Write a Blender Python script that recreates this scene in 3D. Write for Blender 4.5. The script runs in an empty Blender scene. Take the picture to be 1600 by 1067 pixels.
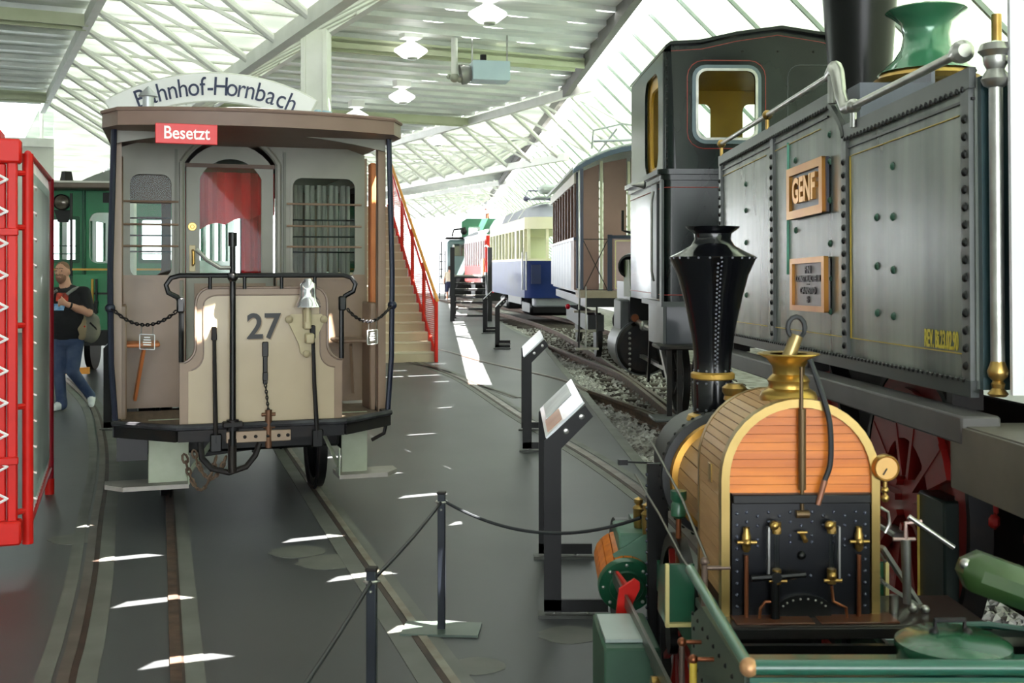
import bpy, bmesh, math, random
import numpy as np
from mathutils import Vector, Matrix, geometry
random.seed(7)
R = math.radians
C = bpy.context.scene.collection
SC = bpy.context.scene
# ------------------------------------------------------------------ camera, sky, sun, exposure
F = 1800.0; HC = 1.75; HORIZON = 416.0          # focal length in pixels of a 1600x1067 frame, eye height, horizon row
cam_d = bpy.data.cameras.new('camera'); cam = bpy.data.objects.new('camera', cam_d); C.objects.link(cam)
cam.location = (0, 0, HC); cam.rotation_euler = (R(90), 0, 0)
cam_d.sensor_width = 36; cam_d.lens = F / 1600 * 36
cam_d.shift_y = -(533.5 - HORIZON) / 1600
cam_d.clip_end = 400
cam_d.dof.use_dof = True; cam_d.dof.focus_distance = 8.6; cam_d.dof.aperture_fstop = 7.0
SC.camera = cam
world = bpy.data.worlds.new('sky'); SC.world = world; world.use_nodes = True
wb = world.node_tree.nodes['Background']; wb.inputs[0].default_value = (0.93, 0.97, 1.0, 1); wb.inputs[1].default_value = 3.0
SUN = Vector((-0.475, 0.25, -1.0))
sd = bpy.data.lights.new('sun', 'SUN'); sd.energy = 26; sd.angle = R(0.2); sd.color = (1.0, 0.95, 0.86)
sun = bpy.data.objects.new('sun', sd); C.objects.link(sun)
sun.rotation_euler = SUN.to_track_quat('-Z', 'Y').to_euler()
SC.view_settings.view_transform = 'Standard'; SC.view_settings.look = 'None'
SC.view_settings.gamma = 1.0; SC.view_settings.use_curve_mapping = False
SC.view_settings.exposure = 1.85

def at(px, py, Y): return Vector(((px - 800) * Y / F, Y, HC - (py - HORIZON) * Y / F))
def ground(px, py):
    Y = HC * F / (py - HORIZON); return Vector(((px - 800) * Y / F, Y, 0))

# ------------------------------------------------------------------ materials
def lin(h):
    h = h.lstrip('#'); c = [int(h[i:i+2], 16) / 255 for i in (0, 2, 4)]
    return tuple(x / 12.92 if x <= 0.04045 else ((x + 0.055) / 1.055) ** 2.4 for x in c) + (1.0,)
MATS = {}
def mat(key, color, rough=0.5, metal=0.0, color2=None, scale=8.0, amount=0.5, bump=0.0, stretch=None, coat=0.0, detail=4.0, lo=0.35, hi=0.65, spec=0.5):
    if key in MATS: return MATS[key]
    m = bpy.data.materials.new(key); m.use_nodes = True; nt = m.node_tree; N = nt.nodes; L = nt.links
    b = N['Principled BSDF']; b.inputs['Roughness'].default_value = rough; b.inputs['Metallic'].default_value = metal
    b.inputs['Specular IOR Level'].default_value = spec
    if coat: b.inputs['Coat Weight'].default_value = coat; b.inputs['Coat Roughness'].default_value = 0.08
    c1 = lin(color)
    c2 = lin(color2) if color2 else tuple(x * 0.82 for x in c1[:3]) + (1,)
    tc = N.new('ShaderNodeTexCoord'); mp = N.new('ShaderNodeMapping'); L.new(tc.outputs['Object'], mp.inputs[0])
    if stretch: mp.inputs['Scale'].default_value = stretch
    nz = N.new('ShaderNodeTexNoise'); nz.inputs['Scale'].default_value = scale; nz.inputs['Detail'].default_value = detail
    L.new(mp.outputs[0], nz.inputs['Vector'])
    rp = N.new('ShaderNodeMapRange'); rp.inputs[1].default_value = lo; rp.inputs[2].default_value = hi; rp.inputs[4].default_value = amount * (1 if color2 else 1)
    L.new(nz.outputs['Fac'], rp.inputs[0])
    mx = N.new('ShaderNodeMix'); mx.data_type = 'RGBA'; mx.inputs[6].default_value = c1; mx.inputs[7].default_value = c2
    L.new(rp.outputs[0], mx.inputs[0]); L.new(mx.outputs[2], b.inputs['Base Color'])
    if bump:
        bp = N.new('ShaderNodeBump'); bp.inputs['Strength'].default_value = bump; bp.inputs['Distance'].default_value = 0.02
        L.new(nz.outputs['Fac'], bp.inputs['Height']); L.new(bp.outputs[0], b.inputs['Normal'])
    MATS[key] = m; return m
def glass_mat(key, tint=(0.9, 0.95, 0.93), gloss=0.0, rough=0.02):
    if key in MATS: return MATS[key]
    m = bpy.data.materials.new(key); m.use_nodes = True; nt = m.node_tree; N = nt.nodes; L = nt.links
    N.remove(N['Principled BSDF']); out = N['Material Output']
    t = N.new('ShaderNodeBsdfTransparent'); t.inputs[0].default_value = tint + (1,)
    g = N.new('ShaderNodeBsdfGlossy'); g.inputs['Roughness'].default_value = rough
    fr = N.new('ShaderNodeFresnel'); fr.inputs[0].default_value = 1.18
    ad = N.new('ShaderNodeMath'); ad.operation = 'ADD'; ad.inputs[1].default_value = gloss; ad.use_clamp = True; L.new(fr.outputs[0], ad.inputs[0])
    mx = N.new('ShaderNodeMixShader'); L.new(ad.outputs[0], mx.inputs[0]); L.new(t.outputs[0], mx.inputs[1]); L.new(g.outputs[0], mx.inputs[2])
    L.new(mx.outputs[0], out.inputs[0]); MATS[key] = m; return m
def translucent_mat(key, color, scale=0.4, color2=None, trans=0.75, amount=0.6):
    if key in MATS: return MATS[key]
    m = bpy.data.materials.new(key); m.use_nodes = True; nt = m.node_tree; N = nt.nodes; L = nt.links
    N.remove(N['Principled BSDF']); out = N['Material Output']
    tc = N.new('ShaderNodeTexCoord'); nz = N.new('ShaderNodeTexNoise'); nz.inputs['Scale'].default_value = scale; L.new(tc.outputs['Object'], nz.inputs['Vector'])
    mx = N.new('ShaderNodeMix'); mx.data_type = 'RGBA'; mx.inputs[6].default_value = lin(color); mx.inputs[7].default_value = lin(color2 or color)
    rp = N.new('ShaderNodeMapRange'); rp.inputs[1].default_value = .35; rp.inputs[2].default_value = .65; rp.inputs[4].default_value = amount
    L.new(nz.outputs['Fac'], rp.inputs[0]); L.new(rp.outputs[0], mx.inputs[0])
    t = N.new('ShaderNodeBsdfTranslucent'); d = N.new('ShaderNodeBsdfDiffuse'); L.new(mx.outputs[2], t.inputs[0]); L.new(mx.outputs[2], d.inputs[0])
    ms = N.new('ShaderNodeMixShader'); ms.inputs[0].default_value = trans; L.new(d.outputs[0], ms.inputs[1]); L.new(t.outputs[0], ms.inputs[2])
    L.new(ms.outputs[0], out.inputs[0]); MATS[key] = m; return m
def lamp_mat(key, color, strength):
    if key in MATS: return MATS[key]
    m = mat(key, color, 0.4); b = m.node_tree.nodes['Principled BSDF']
    b.inputs['Emission Color'].default_value = lin(color); b.inputs['Emission Strength'].default_value = strength; return m

# ------------------------------------------------------------------ mesh helpers
class MB:
    def __init__(s): s.v = []; s.f = []
    def add(s, vs, fs):
        o = len(s.v); s.v += [tuple(v) for v in vs]; s.f += [tuple(i + o for i in f) for f in fs]; return s
    def box(s, c, d, rot=None, bev=0.0):
        x, y, z = d[0] / 2, d[1] / 2, d[2] / 2
        if bev <= 0:
            vs = [(-x,-y,-z),(x,-y,-z),(x,y,-z),(-x,y,-z),(-x,-y,z),(x,-y,z),(x,y,z),(-x,y,z)]
            fs = [(0,3,2,1),(4,5,6,7),(0,1,5,4),(1,2,6,5),(2,3,7,6),(3,0,4,7)]
        else:
            b = min(bev, .49 * min(d)); vs = []; idx = {}
            for sx in (-1, 1):
                for sy in (-1, 1):
                    for sz in (-1, 1):
                        for a in range(3):
                            p = [sx*x, sy*y, sz*z]
                            for k in range(3):
                                if k != a: p[k] -= (sx, sy, sz)[k] * b
                            idx[(sx,sy,sz,a)] = len(vs); vs.append(tuple(p))
            fs = []
            for a in range(3):
                u, w = [(1,2),(2,0),(0,1)][a]
                for sg in (-1, 1):
                    loop = []
                    for su, sw in ((-1,-1),(1,-1),(1,1),(-1,1)):
                        k = [0,0,0]; k[a] = sg; k[u] = su; k[w] = sw; loop.append(idx[(k[0],k[1],k[2],a)])
                    fs.append(tuple(loop if sg > 0 else loop[::-1]))
            for a in range(3):
                u, w = [(1,2),(2,0),(0,1)][a]
                for su in (-1, 1):
                    for sw in (-1, 1):
                        k0 = [0,0,0]; k0[a] = -1; k0[u] = su; k0[w] = sw; k1 = list(k0); k1[a] = 1
                        q = [idx[(*k0,u)], idx[(*k1,u)], idx[(*k1,w)], idx[(*k0,w)]]
                        fs.append(tuple(q if su*sw < 0 else q[::-1]))
            for sx in (-1, 1):
                for sy in (-1, 1):
                    for sz in (-1, 1):
                        t = [idx[(sx,sy,sz,a)] for a in range(3)]; fs.append(tuple(t if sx*sy*sz > 0 else t[::-1]))
        M = Matrix.Identity(3) if rot is None else rot
        return s.add([M @ Vector(v) + Vector(c) for v in vs], fs)
    def bar(s, p0, p1, w, h=None, up=(0,0,1), bev=0.0):
        p0 = Vector(p0); p1 = Vector(p1); d = p1 - p0; L_ = d.length; y = d.normalized(); u = Vector(up)
        x = y.cross(u)
        if x.length < 1e-4: x = y.cross(Vector((1,0,0)))
        x.normalize(); z = x.cross(y)
        M = Matrix((x, y, z)).transposed()
        return s.box((p0 + p1) / 2, (w, L_, h or w), M, bev)
    def tube(s, pts, r, n=8, closed=False, caps=True):
        pts = [Vector(p) for p in pts]; m = len(pts); rs = r if isinstance(r, (list, tuple)) else [r] * m
        vs = []; fs = []; ref = None
        for i, p in enumerate(pts):
            a = pts[(i-1) % m] if (closed or i > 0) else p; b = pts[(i+1) % m] if (closed or i < m-1) else p
            t = (b - a).normalized()
            if ref is None:
                ref = t.orthogonal().normalized()
            else:
                ref = (ref - t * ref.dot(t)); ref = ref.normalized() if ref.length > 1e-6 else t.orthogonal().normalized()
            w = t.cross(ref)
            for k in range(n):
                an = 2*math.pi*k/n; vs.append(p + (ref*math.cos(an) + w*math.sin(an)) * rs[i])
        for i in range(m if closed else m-1):
            j = (i+1) % m
            for k in range(n):
                l = (k+1) % n; fs.append((i*n+k, i*n+l, j*n+l, j*n+k))
        if caps and not closed:
            fs.append(tuple(range(n-1, -1, -1))); fs.append(tuple((m-1)*n+k for k in range(n)))
        return s.add(vs, fs)
    def cyl(s, p0, p1, r0, r1=None, n=16): return s.tube([p0, p1], [r0, r0 if r1 is None else r1], n)
    def lathe(s, prof, c=(0,0,0), axis=(0,0,1), n=24, a0=0.0, a1=2*math.pi):
        ax = Vector(axis).normalized(); u = ax.orthogonal().normalized()
        if abs(ax.z) > .99: u = Vector((1,0,0))
        w = ax.cross(u); c = Vector(c); full = abs(a1 - a0 - 2*math.pi) < 1e-6; m = n if full else n + 1
        vs = []; fs = []
        for r_, h in prof:
            for k in range(m):
                an = a0 + (a1-a0)*k/n; vs.append(c + ax*h + (u*math.cos(an) + w*math.sin(an))*max(r_, 1e-5))
        for i in range(len(prof)-1):
            for k in range(n):
                l = (k+1) % m; fs.append((i*m+k, i*m+l, (i+1)*m+l, (i+1)*m+k))
        return s.add(vs, fs)
    def sphere(s, c, r, n=8):
        rr = r if isinstance(r, (tuple, list)) else (r, r, r); c = Vector(c)
        t = MB().lathe([(math.sin(math.pi*i/n), -math.cos(math.pi*i/n)) for i in range(n+1)], n=n*2)
        return s.add([(c.x+v[0]*rr[0], c.y+v[1]*rr[1], c.z+v[2]*rr[2]) for v in t.v], t.f)
    def plate(s, outer, holes=(), o=(0,0,0), U=(1,0,0), V=(0,0,1), t=0.02, front_only=False):
        """flat polygon with holes in the plane o+uU+vV, thickness t along U x V (centred)"""
        U = Vector(U); V = Vector(V); Nn = U.cross(V).normalized(); o = Vector(o)
        loops = [list(outer)] + [list(h) for h in holes]; flat = [p for l in loops for p in l]
        tri = geometry.tessellate_polygon([[Vector((p[0], p[1], 0)) for p in l] for l in loops])
        n = len(flat); vs = []
        for sg in (0.5, -0.5): vs += [o + U*p[0] + V*p[1] + Nn*(t*sg) for p in flat]
        fs = []
        for a, b, c_ in tri:
            A, B, D = flat[a], flat[b], flat[c_]
            if (B[0]-A[0])*(D[1]-A[1]) - (B[1]-A[1])*(D[0]-A[0]) < 0: a, b = b, a
            fs.append((a, b, c_)); fs.append((n+c_, n+b, n+a))
        k = 0
        for l in loops:
            m = len(l)
            for i in range(m): j = (i+1) % m; fs.append((k+i, n+k+i, n+k+j, k+j))
            k += m
        return s.add(vs, fs)
    def stud(s, c, nrm, r, n=6):
        return s.lathe([(r, 0), (r*.85, r*.45), (r*.4, r*.75), (0, r*.8)], c, nrm, n)
def rrect(x0, y0, x1, y1, r, n=4):
    p = []
    for cx, cy, a in ((x1-r, y1-r, 0), (x0+r, y1-r, 90), (x0+r, y0+r, 180), (x1-r, y0+r, 270)):
        for k in range(n+1): an = R(a + 90*k/n); p.append((cx + r*math.cos(an), cy + r*math.sin(an)))
    return p
def arched(x0, y0, x1, y1, rise, n=12):
    """rectangle whose top is a circular arc rising by `rise` above y1"""
    h = (x1-x0)/2; Rr = (h*h + rise*rise)/(2*rise); cx = (x0+x1)/2; cy = y1 + rise - Rr; a = math.asin(min(1, h/Rr))
    return [(x0, y0), (x1, y0)] + [(cx + Rr*math.sin(a - 2*a*k/n), cy + Rr*math.cos(a - 2*a*k/n)) for k in range(n+1)]
def link(name, mb, m, parent=None, smooth=True, sharp=0.7):
    me = bpy.data.meshes.new(name); me.from_pydata(mb.v, [], mb.f); me.update()
    if smooth and len(mb.f):
        me.polygons.foreach_set('use_smooth', [True] * len(me.polygons)); me.set_sharp_from_angle(angle=sharp)
    o = bpy.data.objects.new(name, me); C.objects.link(o)
    if m is not None: me.materials.append(m)
    if parent is not None: o.parent = parent
    return o
def tag(o, label=None, cat=None, group=None, kind=None):
    for k, v in (('label', label), ('category', cat), ('group', group), ('kind', kind)):
        if v: o[k] = v
    return o
def thing(name, label, cat, loc=(0,0,0), rz=0.0, group=None):
    o = bpy.data.objects.new(name, None); C.objects.link(o); o.location = loc; o.rotation_euler = (0, 0, rz); o.empty_display_size = .1
    return tag(o, label, cat, group)
def stuff(o): o['kind'] = 'stuff'; return o
def again(o, parent, loc=(0,0,0), rot=None, name=None):
    c = o.copy(); C.objects.link(c); c.parent = parent; c.location = loc
    if rot is not None: c.rotation_euler = rot
    return c
def text_mb(body, size, depth=0.004, bold=0.0, shear=0.0, sx=1.0):
    cu = bpy.data.curves.new('t', 'FONT'); cu.body = body; cu.size = size; cu.extrude = depth/2; cu.offset = bold; cu.shear = shear
    cu.align_x = 'CENTER'; cu.align_y = 'CENTER'; cu.resolution_u = 4
    o = bpy.data.objects.new('t', cu); C.objects.link(o)
    dg = bpy.context.evaluated_depsgraph_get(); me = bpy.data.meshes.new_from_object(o.evaluated_get(dg))
    b = MB(); b.v = [(v.co.x*sx, v.co.y, v.co.z) for v in me.vertices]; b.f = [tuple(p.vertices) for p in me.polygons]
    bpy.data.objects.remove(o); bpy.data.curves.remove(cu); bpy.data.meshes.remove(me)
    return b
def place(mb, o, U=(1,0,0), V=(0,0,1)):
    """map a text mesh (x, y, depth) onto the plane o + xU + yV"""
    U = Vector(U); V = Vector(V); Nn = U.cross(V); o = Vector(o); r = MB()
    r.v = [tuple(o + U*a + V*b + Nn*c) for a, b, c in mb.v]; r.f = mb.f; return r
# ------------------------------------------------------------------ palette
M_floor = mat('asphalt', '#4c4e50', .42, 0, '#3d3f42', .55, .9, .12, detail=9, spec=.4)
M_conc = mat('concrete strip', '#6c6d69', .6, 0, '#595a55', 3, .8)
M_groove = mat('rusty groove', '#4a3a33', .6, .4, '#2f2a29', 6, .8)
M_railtop = mat('worn rail steel', '#7d7770', .38, .7, '#5a4a40', 5, .8)
M_rust = mat('rusted rail', '#5a4438', .75, .2, '#3c302a', 9, .9, .3)
M_ballast = mat('ballast stone', '#8f8d8b', .9, 0, '#5c5752', 6, .9, .3)
M_sleeper = mat('sleeper timber', '#3e342d', .85, 0, '#2a2522', 5, .8, .3, (1, 6, 1))
M_alu = mat('ceiling aluminium', '#f2f5f0', .42, .1, '#d6dcda', 2.2, .7, 0, (.4, 2, 1))
M_white = mat('white painted steel', '#e8e9e2', .45, 0, '#d4d6cc', 3, .5)
M_whitewall = mat('white wall', '#f1f2f0', .7, 0, '#e4e6e4', .6, .5)
M_translucent = translucent_mat('translucent panel', '#8e928d', .8, '#6f7370')  # also stands in for grey roof slats, letting top light through
M_glaz = translucent_mat('glazing panel', '#a6aca0', .25, '#9aa79f', .6)
M_red = mat('red paint', '#d6211a', .42, 0, '#ba1a14', 4, .5, spec=.25)
M_redrail = mat('red handrail paint', '#d62c1e', .45, 0, '#bc2418', 4, .5, spec=.25)
M_orange = mat('orange wood handrail', '#f0a040', .4, 0, '#d98a30', 6, .6)
M_black = mat('black paint', '#0d0e10', .35, 0, '#08090a', 6, .5, spec=.35)
M_blackmatt = mat('dark grey powder coat', '#222225', .5, 0, '#1b1b1e', 6, .5, spec=.3)
M_iron = mat('dark iron', '#1c1c1f', .5, .3, '#2b2420', 7, .7, spec=.3)
M_steel = mat('bright steel', '#b9b9b6', .3, .9, '#8d8b86', 8, .6)
M_brass = mat('brass', '#b8975a', .3, .9, '#94733c', 7, .6)
M_gold = mat('gold paint', '#cfa54f', .42, .45, '#b08a3c', 6, .6)
M_copper = mat('copper', '#94593c', .35, .8, '#734430', 7, .6)
M_wood = mat('varnished plank', '#d87a22', .4, 0, '#bc6014', 3.5, .9, .05, (1, 9, 9), coat=.15)
M_wood2 = mat('pale plank', '#c79a68', .42, 0, '#b08354', 3.5, .8, .05, (9, 1, 9), coat=.2)
M_tgreen = mat('engine green', '#1f5a40', .33, 0, '#174732', 4, .6, coat=.4)
M_glass = glass_mat('window glass')
M_glassd = glass_mat('dark window glass', (.62, .68, .66), .16)
M_plastic = glass_mat('clear plastic', (.95, .97, .97), .05, .1)
M_cable = mat('black rubber cable', '#1c1f24', .55, 0)
M_paper = mat('printed panel', '#f2f2f2', .35, 0, '#dfe6ee', 5, .6)
# ------------------------------------------------------------------ roof grid: p runs away along the trusses, q across them
CQ, SQ = 0.9025, 0.4307
def pq(p, q, z): return Vector((CQ*q - SQ*p, SQ*q + CQ*p, z))
def edge_x(Y): return 2.34 - 0.063*(Y - 17.0)            # where the flat ceiling stops at the glazed slope
def struct(o): o['kind'] = 'structure'; return o
def clip_half(poly, fn):
    out = []; n = len(poly)
    for i in range(n):
        a, b = poly[i], poly[(i+1) % n]; fa, fb = fn(a), fn(b)
        if fa >= 0: out.append(a)
        if (fa >= 0) != (fb >= 0):
            t = fa/(fa - fb); out.append((a[0]+(b[0]-a[0])*t, a[1]+(b[1]-a[1])*t))
    return out
def to_edge(gap):
    def fn(pt):
        P_ = pq(pt[0], pt[1], 0); return edge_x(P_.y) - gap - P_.x
    return fn
P0, Q0 = 0.596, 3.97
def panel_poly(k, qa, qb, notches=True):
    """one ceiling panel between rows k and k+1, with the open slots at its lower edge"""
    p0, p1 = P0 + k, P0 + k + 1.0; pts = [(p0, qa)]
    if notches:
        m0 = math.ceil((qa - Q0 - 0.2)/1.138)
        for m in range(m0 - 1, m0 + 12):
            a = Q0 + 1.138*m - .22; b = a + .44
            ctr = pq(p0, (a+b)/2, 0)
            if k == 14 and 7.3 < (a+b)/2 < 9.3: continue
            if a < qa + .01 or b > qb - .01 or ctr.y > 27 or ctr.x < -1.4 - .02*ctr.y: continue
            pts += [(p0, a), (p0 + .095, a + .10), (p0 + .095, b - .10), (p0, b)]
    if notches and k == 14:
        for a, b in ((7.72, 8.26), (8.32, 8.88)):
            if qa < a and b < qb: pts += [(p0, a), (p0 + .13, a + .02), (p0 + .13, b - .02), (p0, b)]
    pts += [(p0, qb), (p1, qb), (p1, qa)]
    return pts
def add_panel(mb, poly, z, k, slope=.09, t=.02):
    if len(poly) < 3: return False
    area = sum(poly[i][0]*poly[(i+1) % len(poly)][1] - poly[(i+1) % len(poly)][0]*poly[i][1] for i in range(len(poly)))
    if abs(area) < .02: return False
    tmp = MB().plate(poly, (), (0,0,0), (1,0,0), (0,1,0), t)
    mb.add([pq(v[0], v[1], z + v[2] + slope*(v[0] - P0 - k)) for v in tmp.v], tmp.f)
    if slope:
        pm = max(v[0] for v in poly); qs = [v[1] for v in poly if v[0] > pm - 1e-4]
        if max(qs) - min(qs) > .05: mb.bar(pq(pm - .005, min(qs), z + slope/2), pq(pm - .005, max(qs), z + slope/2), .012, slope + .02)
    return True
ZC = 6.0
BAYS = [(-5.4, 1.9), (5.75, 13.0), (16.85, 24.1), (27.95, 35.2)]
LIGHT_ZONES = [(-9.3, -5.4), (1.9, 5.75), (13.0, 16.85), (24.1, 27.95), (35.2, 40)]
near = MB(); fars = MB(); panels = []
for (qa, qb) in BAYS:
    for k in range(-14, 90):
        p = P0 + k
        npan = 5; w = (qb - qa)/npan; off = [0, .5, .25, .75][k % 4]*w
        cuts = [qa] + [qa + w*(i + 1) - off for i in range(npan + 1)]; cuts = [c for c in cuts if c <= qb]
        if qb - cuts[-1] > .05: cuts.append(qb)
        if qa < 0 and p > 32: continue
        if min(pq(p, qa, 0).y, pq(p, qb, 0).y) > 82: continue
        for i in range(len(cuts) - 1):
            poly = clip_half(panel_poly(k, cuts[i], cuts[i+1]), to_edge(.22))
            mid = pq(p + .5, (cuts[i] + cuts[i+1])/2, ZC)
            if mid.y < 16.5 or mid.y > 40 or mid.x/mid.y < -.50: add_panel(near if mid.y < 40 else fars, poly, ZC, k)
            else:
                b = MB()
                if add_panel(b, poly, ZC, k): panels.append(b)
ceiling = struct(link('ceiling', near, M_alu, smooth=False)); ceiling['label'] = 'pale aluminium slat ceiling under the hall roof'; ceiling['category'] = 'ceiling'
stuff(link('far_panel', fars, M_alu, ceiling, smooth=False))
for b in panels: link('ceiling_panel', b, M_alu, ceiling, smooth=False)
# grey slat zones between the bays, built translucent to let light in
n_w = 1
for (qa, qb) in LIGHT_ZONES:
    b = MB()
    for k in range(-14, 90):
        if min(pq(P0 + k, qa, 0).y, pq(P0 + k, qb, 0).y) > 82 or (qb < 2 and P0 + k > 34): continue
        add_panel(b, clip_half(panel_poly(k, qa, qb), to_edge(.22)), ZC + .05, k, 0.0, .03)
    if b.v:
        o = struct(link('window_%d' % n_w, b, M_translucent, smooth=False)); n_w += 1
        o['label'] = 'grey slat zone built as a light-giving skylight strip above roof truss number %d from the left' % n_w; o['category'] = 'translucent panel'
# dark gutter beam along the ceiling edge
b = MB(); b.bar((edge_x(-12) - .40, -12, 5.93), (edge_x(82) - .40, 82, 5.93), .14, .3)
o = struct(link('trim_1', b, mat('dark gutter', '#6d6a68', .6))); tag(o, 'dark gutter beam along the ceiling edge beside the glazed slope', 'beam')
b = MB()
b.bar((edge_x(-12), -12, 6.0), (edge_x(15.5), 15.5, 6.0), .56, .05)  # unseen strip added over the gap so sun enters only further back
o = struct(link('trim_2', b, M_white)); tag(o, 'unseen white strip added to keep sun out along the near roof edge', 'trim')
# glazed slope on the right with separate panes
slope_o = struct(bpy.data.objects.new('window_9', None)); C.objects.link(slope_o); tag(slope_o, 'sloping wall of large pale green glazing panels above the trains', 'glazing')
y = -12.0; i = 0
while y < 82:
    y1 = y + 1.65; b = MB(); g = .02
    def ed(Y, d): return Vector((edge_x(Y) + .13 + d, Y, 6.02 - d*1.02))
    vs = [ed(y+g, 0), ed(y1-g, 0), ed(y1-g, 3.7), ed(y+g, 3.7)]; nn = Vector((.7, 0, .7))*.03
    b.add(vs + [v + nn for v in vs], [(0,1,2,3),(7,6,5,4),(0,4,5,1),(1,5,6,2),(2,6,7,3),(3,7,4,0)])
    link('glazing_panel', b, M_glaz, slope_o, smooth=False)
    b = MB(); b.bar(ed(y1, 0) - nn, ed(y1, 3.7) - nn, .05, .05, (0,1,0)); link('glazing_bar', b, mat('glazing bar grey', '#8f9a92', .5), slope_o)
    y = y1
wr = MB(); wr.bar((edge_x(-12) + 3.9, -12, 1.1), (edge_x(82) + 3.9, 82, 1.1), .1, 2.5)
o = struct(link('wall_right', wr, M_whitewall)); tag(o, 'low white wall behind the row of trains', 'wall')
# far wall, left back wall and left wall
b = MB(); b.box((-8, 80, 3), (40, .2, 6)); o = struct(link('wall_far', b, translucent_mat('bright wall', '#f8f8f8', .05, '#f4f5f5', .92))); tag(o, 'bright white translucent wall at the far end of the hall', 'wall')
PB = 33.0
b = MB(); b.bar(pq(PB, -9.3, 2.45), pq(PB, 2.2, 2.45), .15, 4.9); o = struct(link('wall_back', b, mat('back wall panel', '#dfe0d8', .6, 0, '#d2d4cb', 2, .5))); tag(o, 'pale panelled wall behind the green tram', 'wall')
b = MB(); b.bar(pq(PB, -9.3, 5.02), pq(PB, 2.2, 5.02), .3, .22); o = struct(link('trim_3', b, M_white)); tag(o, 'white sill rail on top of the back wall', 'trim')
b = MB(); b.bar(pq(PB, -9.3, 5.55), pq(PB, 2.2, 5.55), .03, .9); o = struct(link('window_7', b, M_glass)); tag(o, 'band of clear glass between back wall and ceiling', 'window')
for q in (-6.5, -4.4, -2.3, -.2, 1.9):
    b = MB(); b.bar(pq(PB - .05, q, 5.05), pq(PB - .05, q, 6.0), .07); link('window_post', b, M_white, o)
b = MB(); b.bar(pq(-14, -9.3, 1.6), pq(PB, -9.3, 1.6), .15, 3.2); o = struct(link('wall_left', b, M_whitewall)); tag(o, 'white wall on the far left of the hall', 'wall')
b = MB(); b.bar(pq(-14, -9.3, 4.6), pq(PB, -9.3, 4.6), .05, 2.8); o = struct(link('window_8', b, M_translucent)); tag(o, 'translucent window band above the left wall', 'window')
# seam beams across the ceiling
n_t = 4
for p in (20.6, 30.2):
    for (qa, qb) in ((-5.4, 1.9), (5.75, 13.0)):
        qe = qb
        if qb == 13.0 and p < 25: qe = 11.35
        b = MB(); b.bar(pq(p, qa, 5.9), pq(p, qe, 5.9), .45, .1); b.bar(pq(p - .2, qa, 5.83), pq(p - .2, qe, 5.83), .05, .16); b.bar(pq(p + .2, qa, 5.83), pq(p + .2, qe, 5.83), .05, .16)
        o = struct(link('trim_%d' % n_t, b, mat('greenish roof channel', '#c9cfb0', .5, 0, '#b4bc96', 2, .6))); n_t += 1
        tag(o, '%s roof channel crossing the %s slatted ceiling bay' % ('near' if p < 25 else 'far', 'left' if qa < 0 else 'middle'), 'beam')
# trusses
def truss(qa, qb, p0, p1, label, step=1.65):
    t = thing('roof_truss', label, 'roof truss', (0,0,0), group='white roof trusses'); zu, zl, qm = 5.86, 4.75, (qa+qb)/2
    def lim(q, p): P_ = pq(p, q, 0); return P_.x < edge_x(P_.y) + .1
    for q, z, nm, w, h in ((qa, zu, 'upper_chord', .13, .2), (qb, zu, 'upper_chord', .13, .2), (qm, zl, 'lower_chord', .15, .2)):
        pp = p0
        while pp < p1 and not lim(q, pp): pp += .2
        if pp < p1 - 1: b = MB(); b.bar(pq(pp, q, z), pq(p1, q, z), w, h); link(nm, b, M_white, t)
    n = int((p1 - p0)/step)
    for i in range(n):
        pa = p0 + step*i
        for q in (qa, qb):
            for j, dp in enumerate((-step/2, step/2)):
                A = pq(pa + step/2, q, zu); B = pq(pa + step/2 + dp, qm, zl)
                if A.x > edge_x(A.y) + .1 or B.y < 8: continue
                b = MB()
                if j: b.tube([A, B], .055, 8)
                else: b.bar(A, B, .11, .05)
                link('diagonal', b, M_white, t)
        b = MB(); A = pq(pa, qa, zu); B = pq(pa, qb, zu)
        if B.x < edge_x(B.y) and A.y > 14: b.tube([A, B], .03, 6); link('cross_tie', b, M_white, t)
    return t
truss(1.9, 5.75, 12.0, 32.6, 'white triangular roof truss in the upper left above the tram')
truss(13.0, 16.85, 20.0, 62.0, 'white triangular roof truss in the middle distance behind the ceiling lamps')
truss(24.1, 27.95, 34.0, 70.0, 'small distant white roof truss above the far stairs')
# ------------------------------------------------------------------ floor, rails, ballast
BX = [(-12, 2.0), (3, 1.75), (5, 1.5), (7, 1.32), (9.6, 1.2), (12.5, 1.12), (15.9, 1.04), (20, .9), (25.4, .75), (32, .1), (42, -1.0), (60, -4), (82, -9)]
def bx(Y):
    for (a, xa), (b_, xb) in zip(BX, BX[1:]):
        if Y <= b_: return xa + (xb - xa)*(Y - a)/(b_ - a)
    return BX[-1][1]
b = MB(); ys = sorted(set([y_ for y_, _ in BX] + list(range(-12, 83, 2)))); vs = []; fs = []
for i, y_ in enumerate(ys):
    vs += [(-40, y_, 0), (bx(y_), y_, 0), (bx(y_), y_, -.2)]
    if i: k = 3*i; fs += [(k-3, k-2, k+1, k), (k-2, k-1, k+2, k+1)]
b.add(vs, fs); floor = struct(link('floor', b, M_floor, smooth=False)); tag(floor, 'dark grey asphalt floor of the hall with embedded rails', 'floor')
b = MB(); vs = []; fs = []
for i, y_ in enumerate(ys):
    vs += [(bx(y_) - .02, y_, -.13), (9, y_, -.13)]
    if i: k = 2*i; fs.append((k-2, k-1, k+1, k))
b.add(vs, fs); bed = struct(link('floor_track_bed', b, M_ballast, smooth=False)); tag(bed, 'gravel track bed under the trains on the right', 'track bed')
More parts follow.
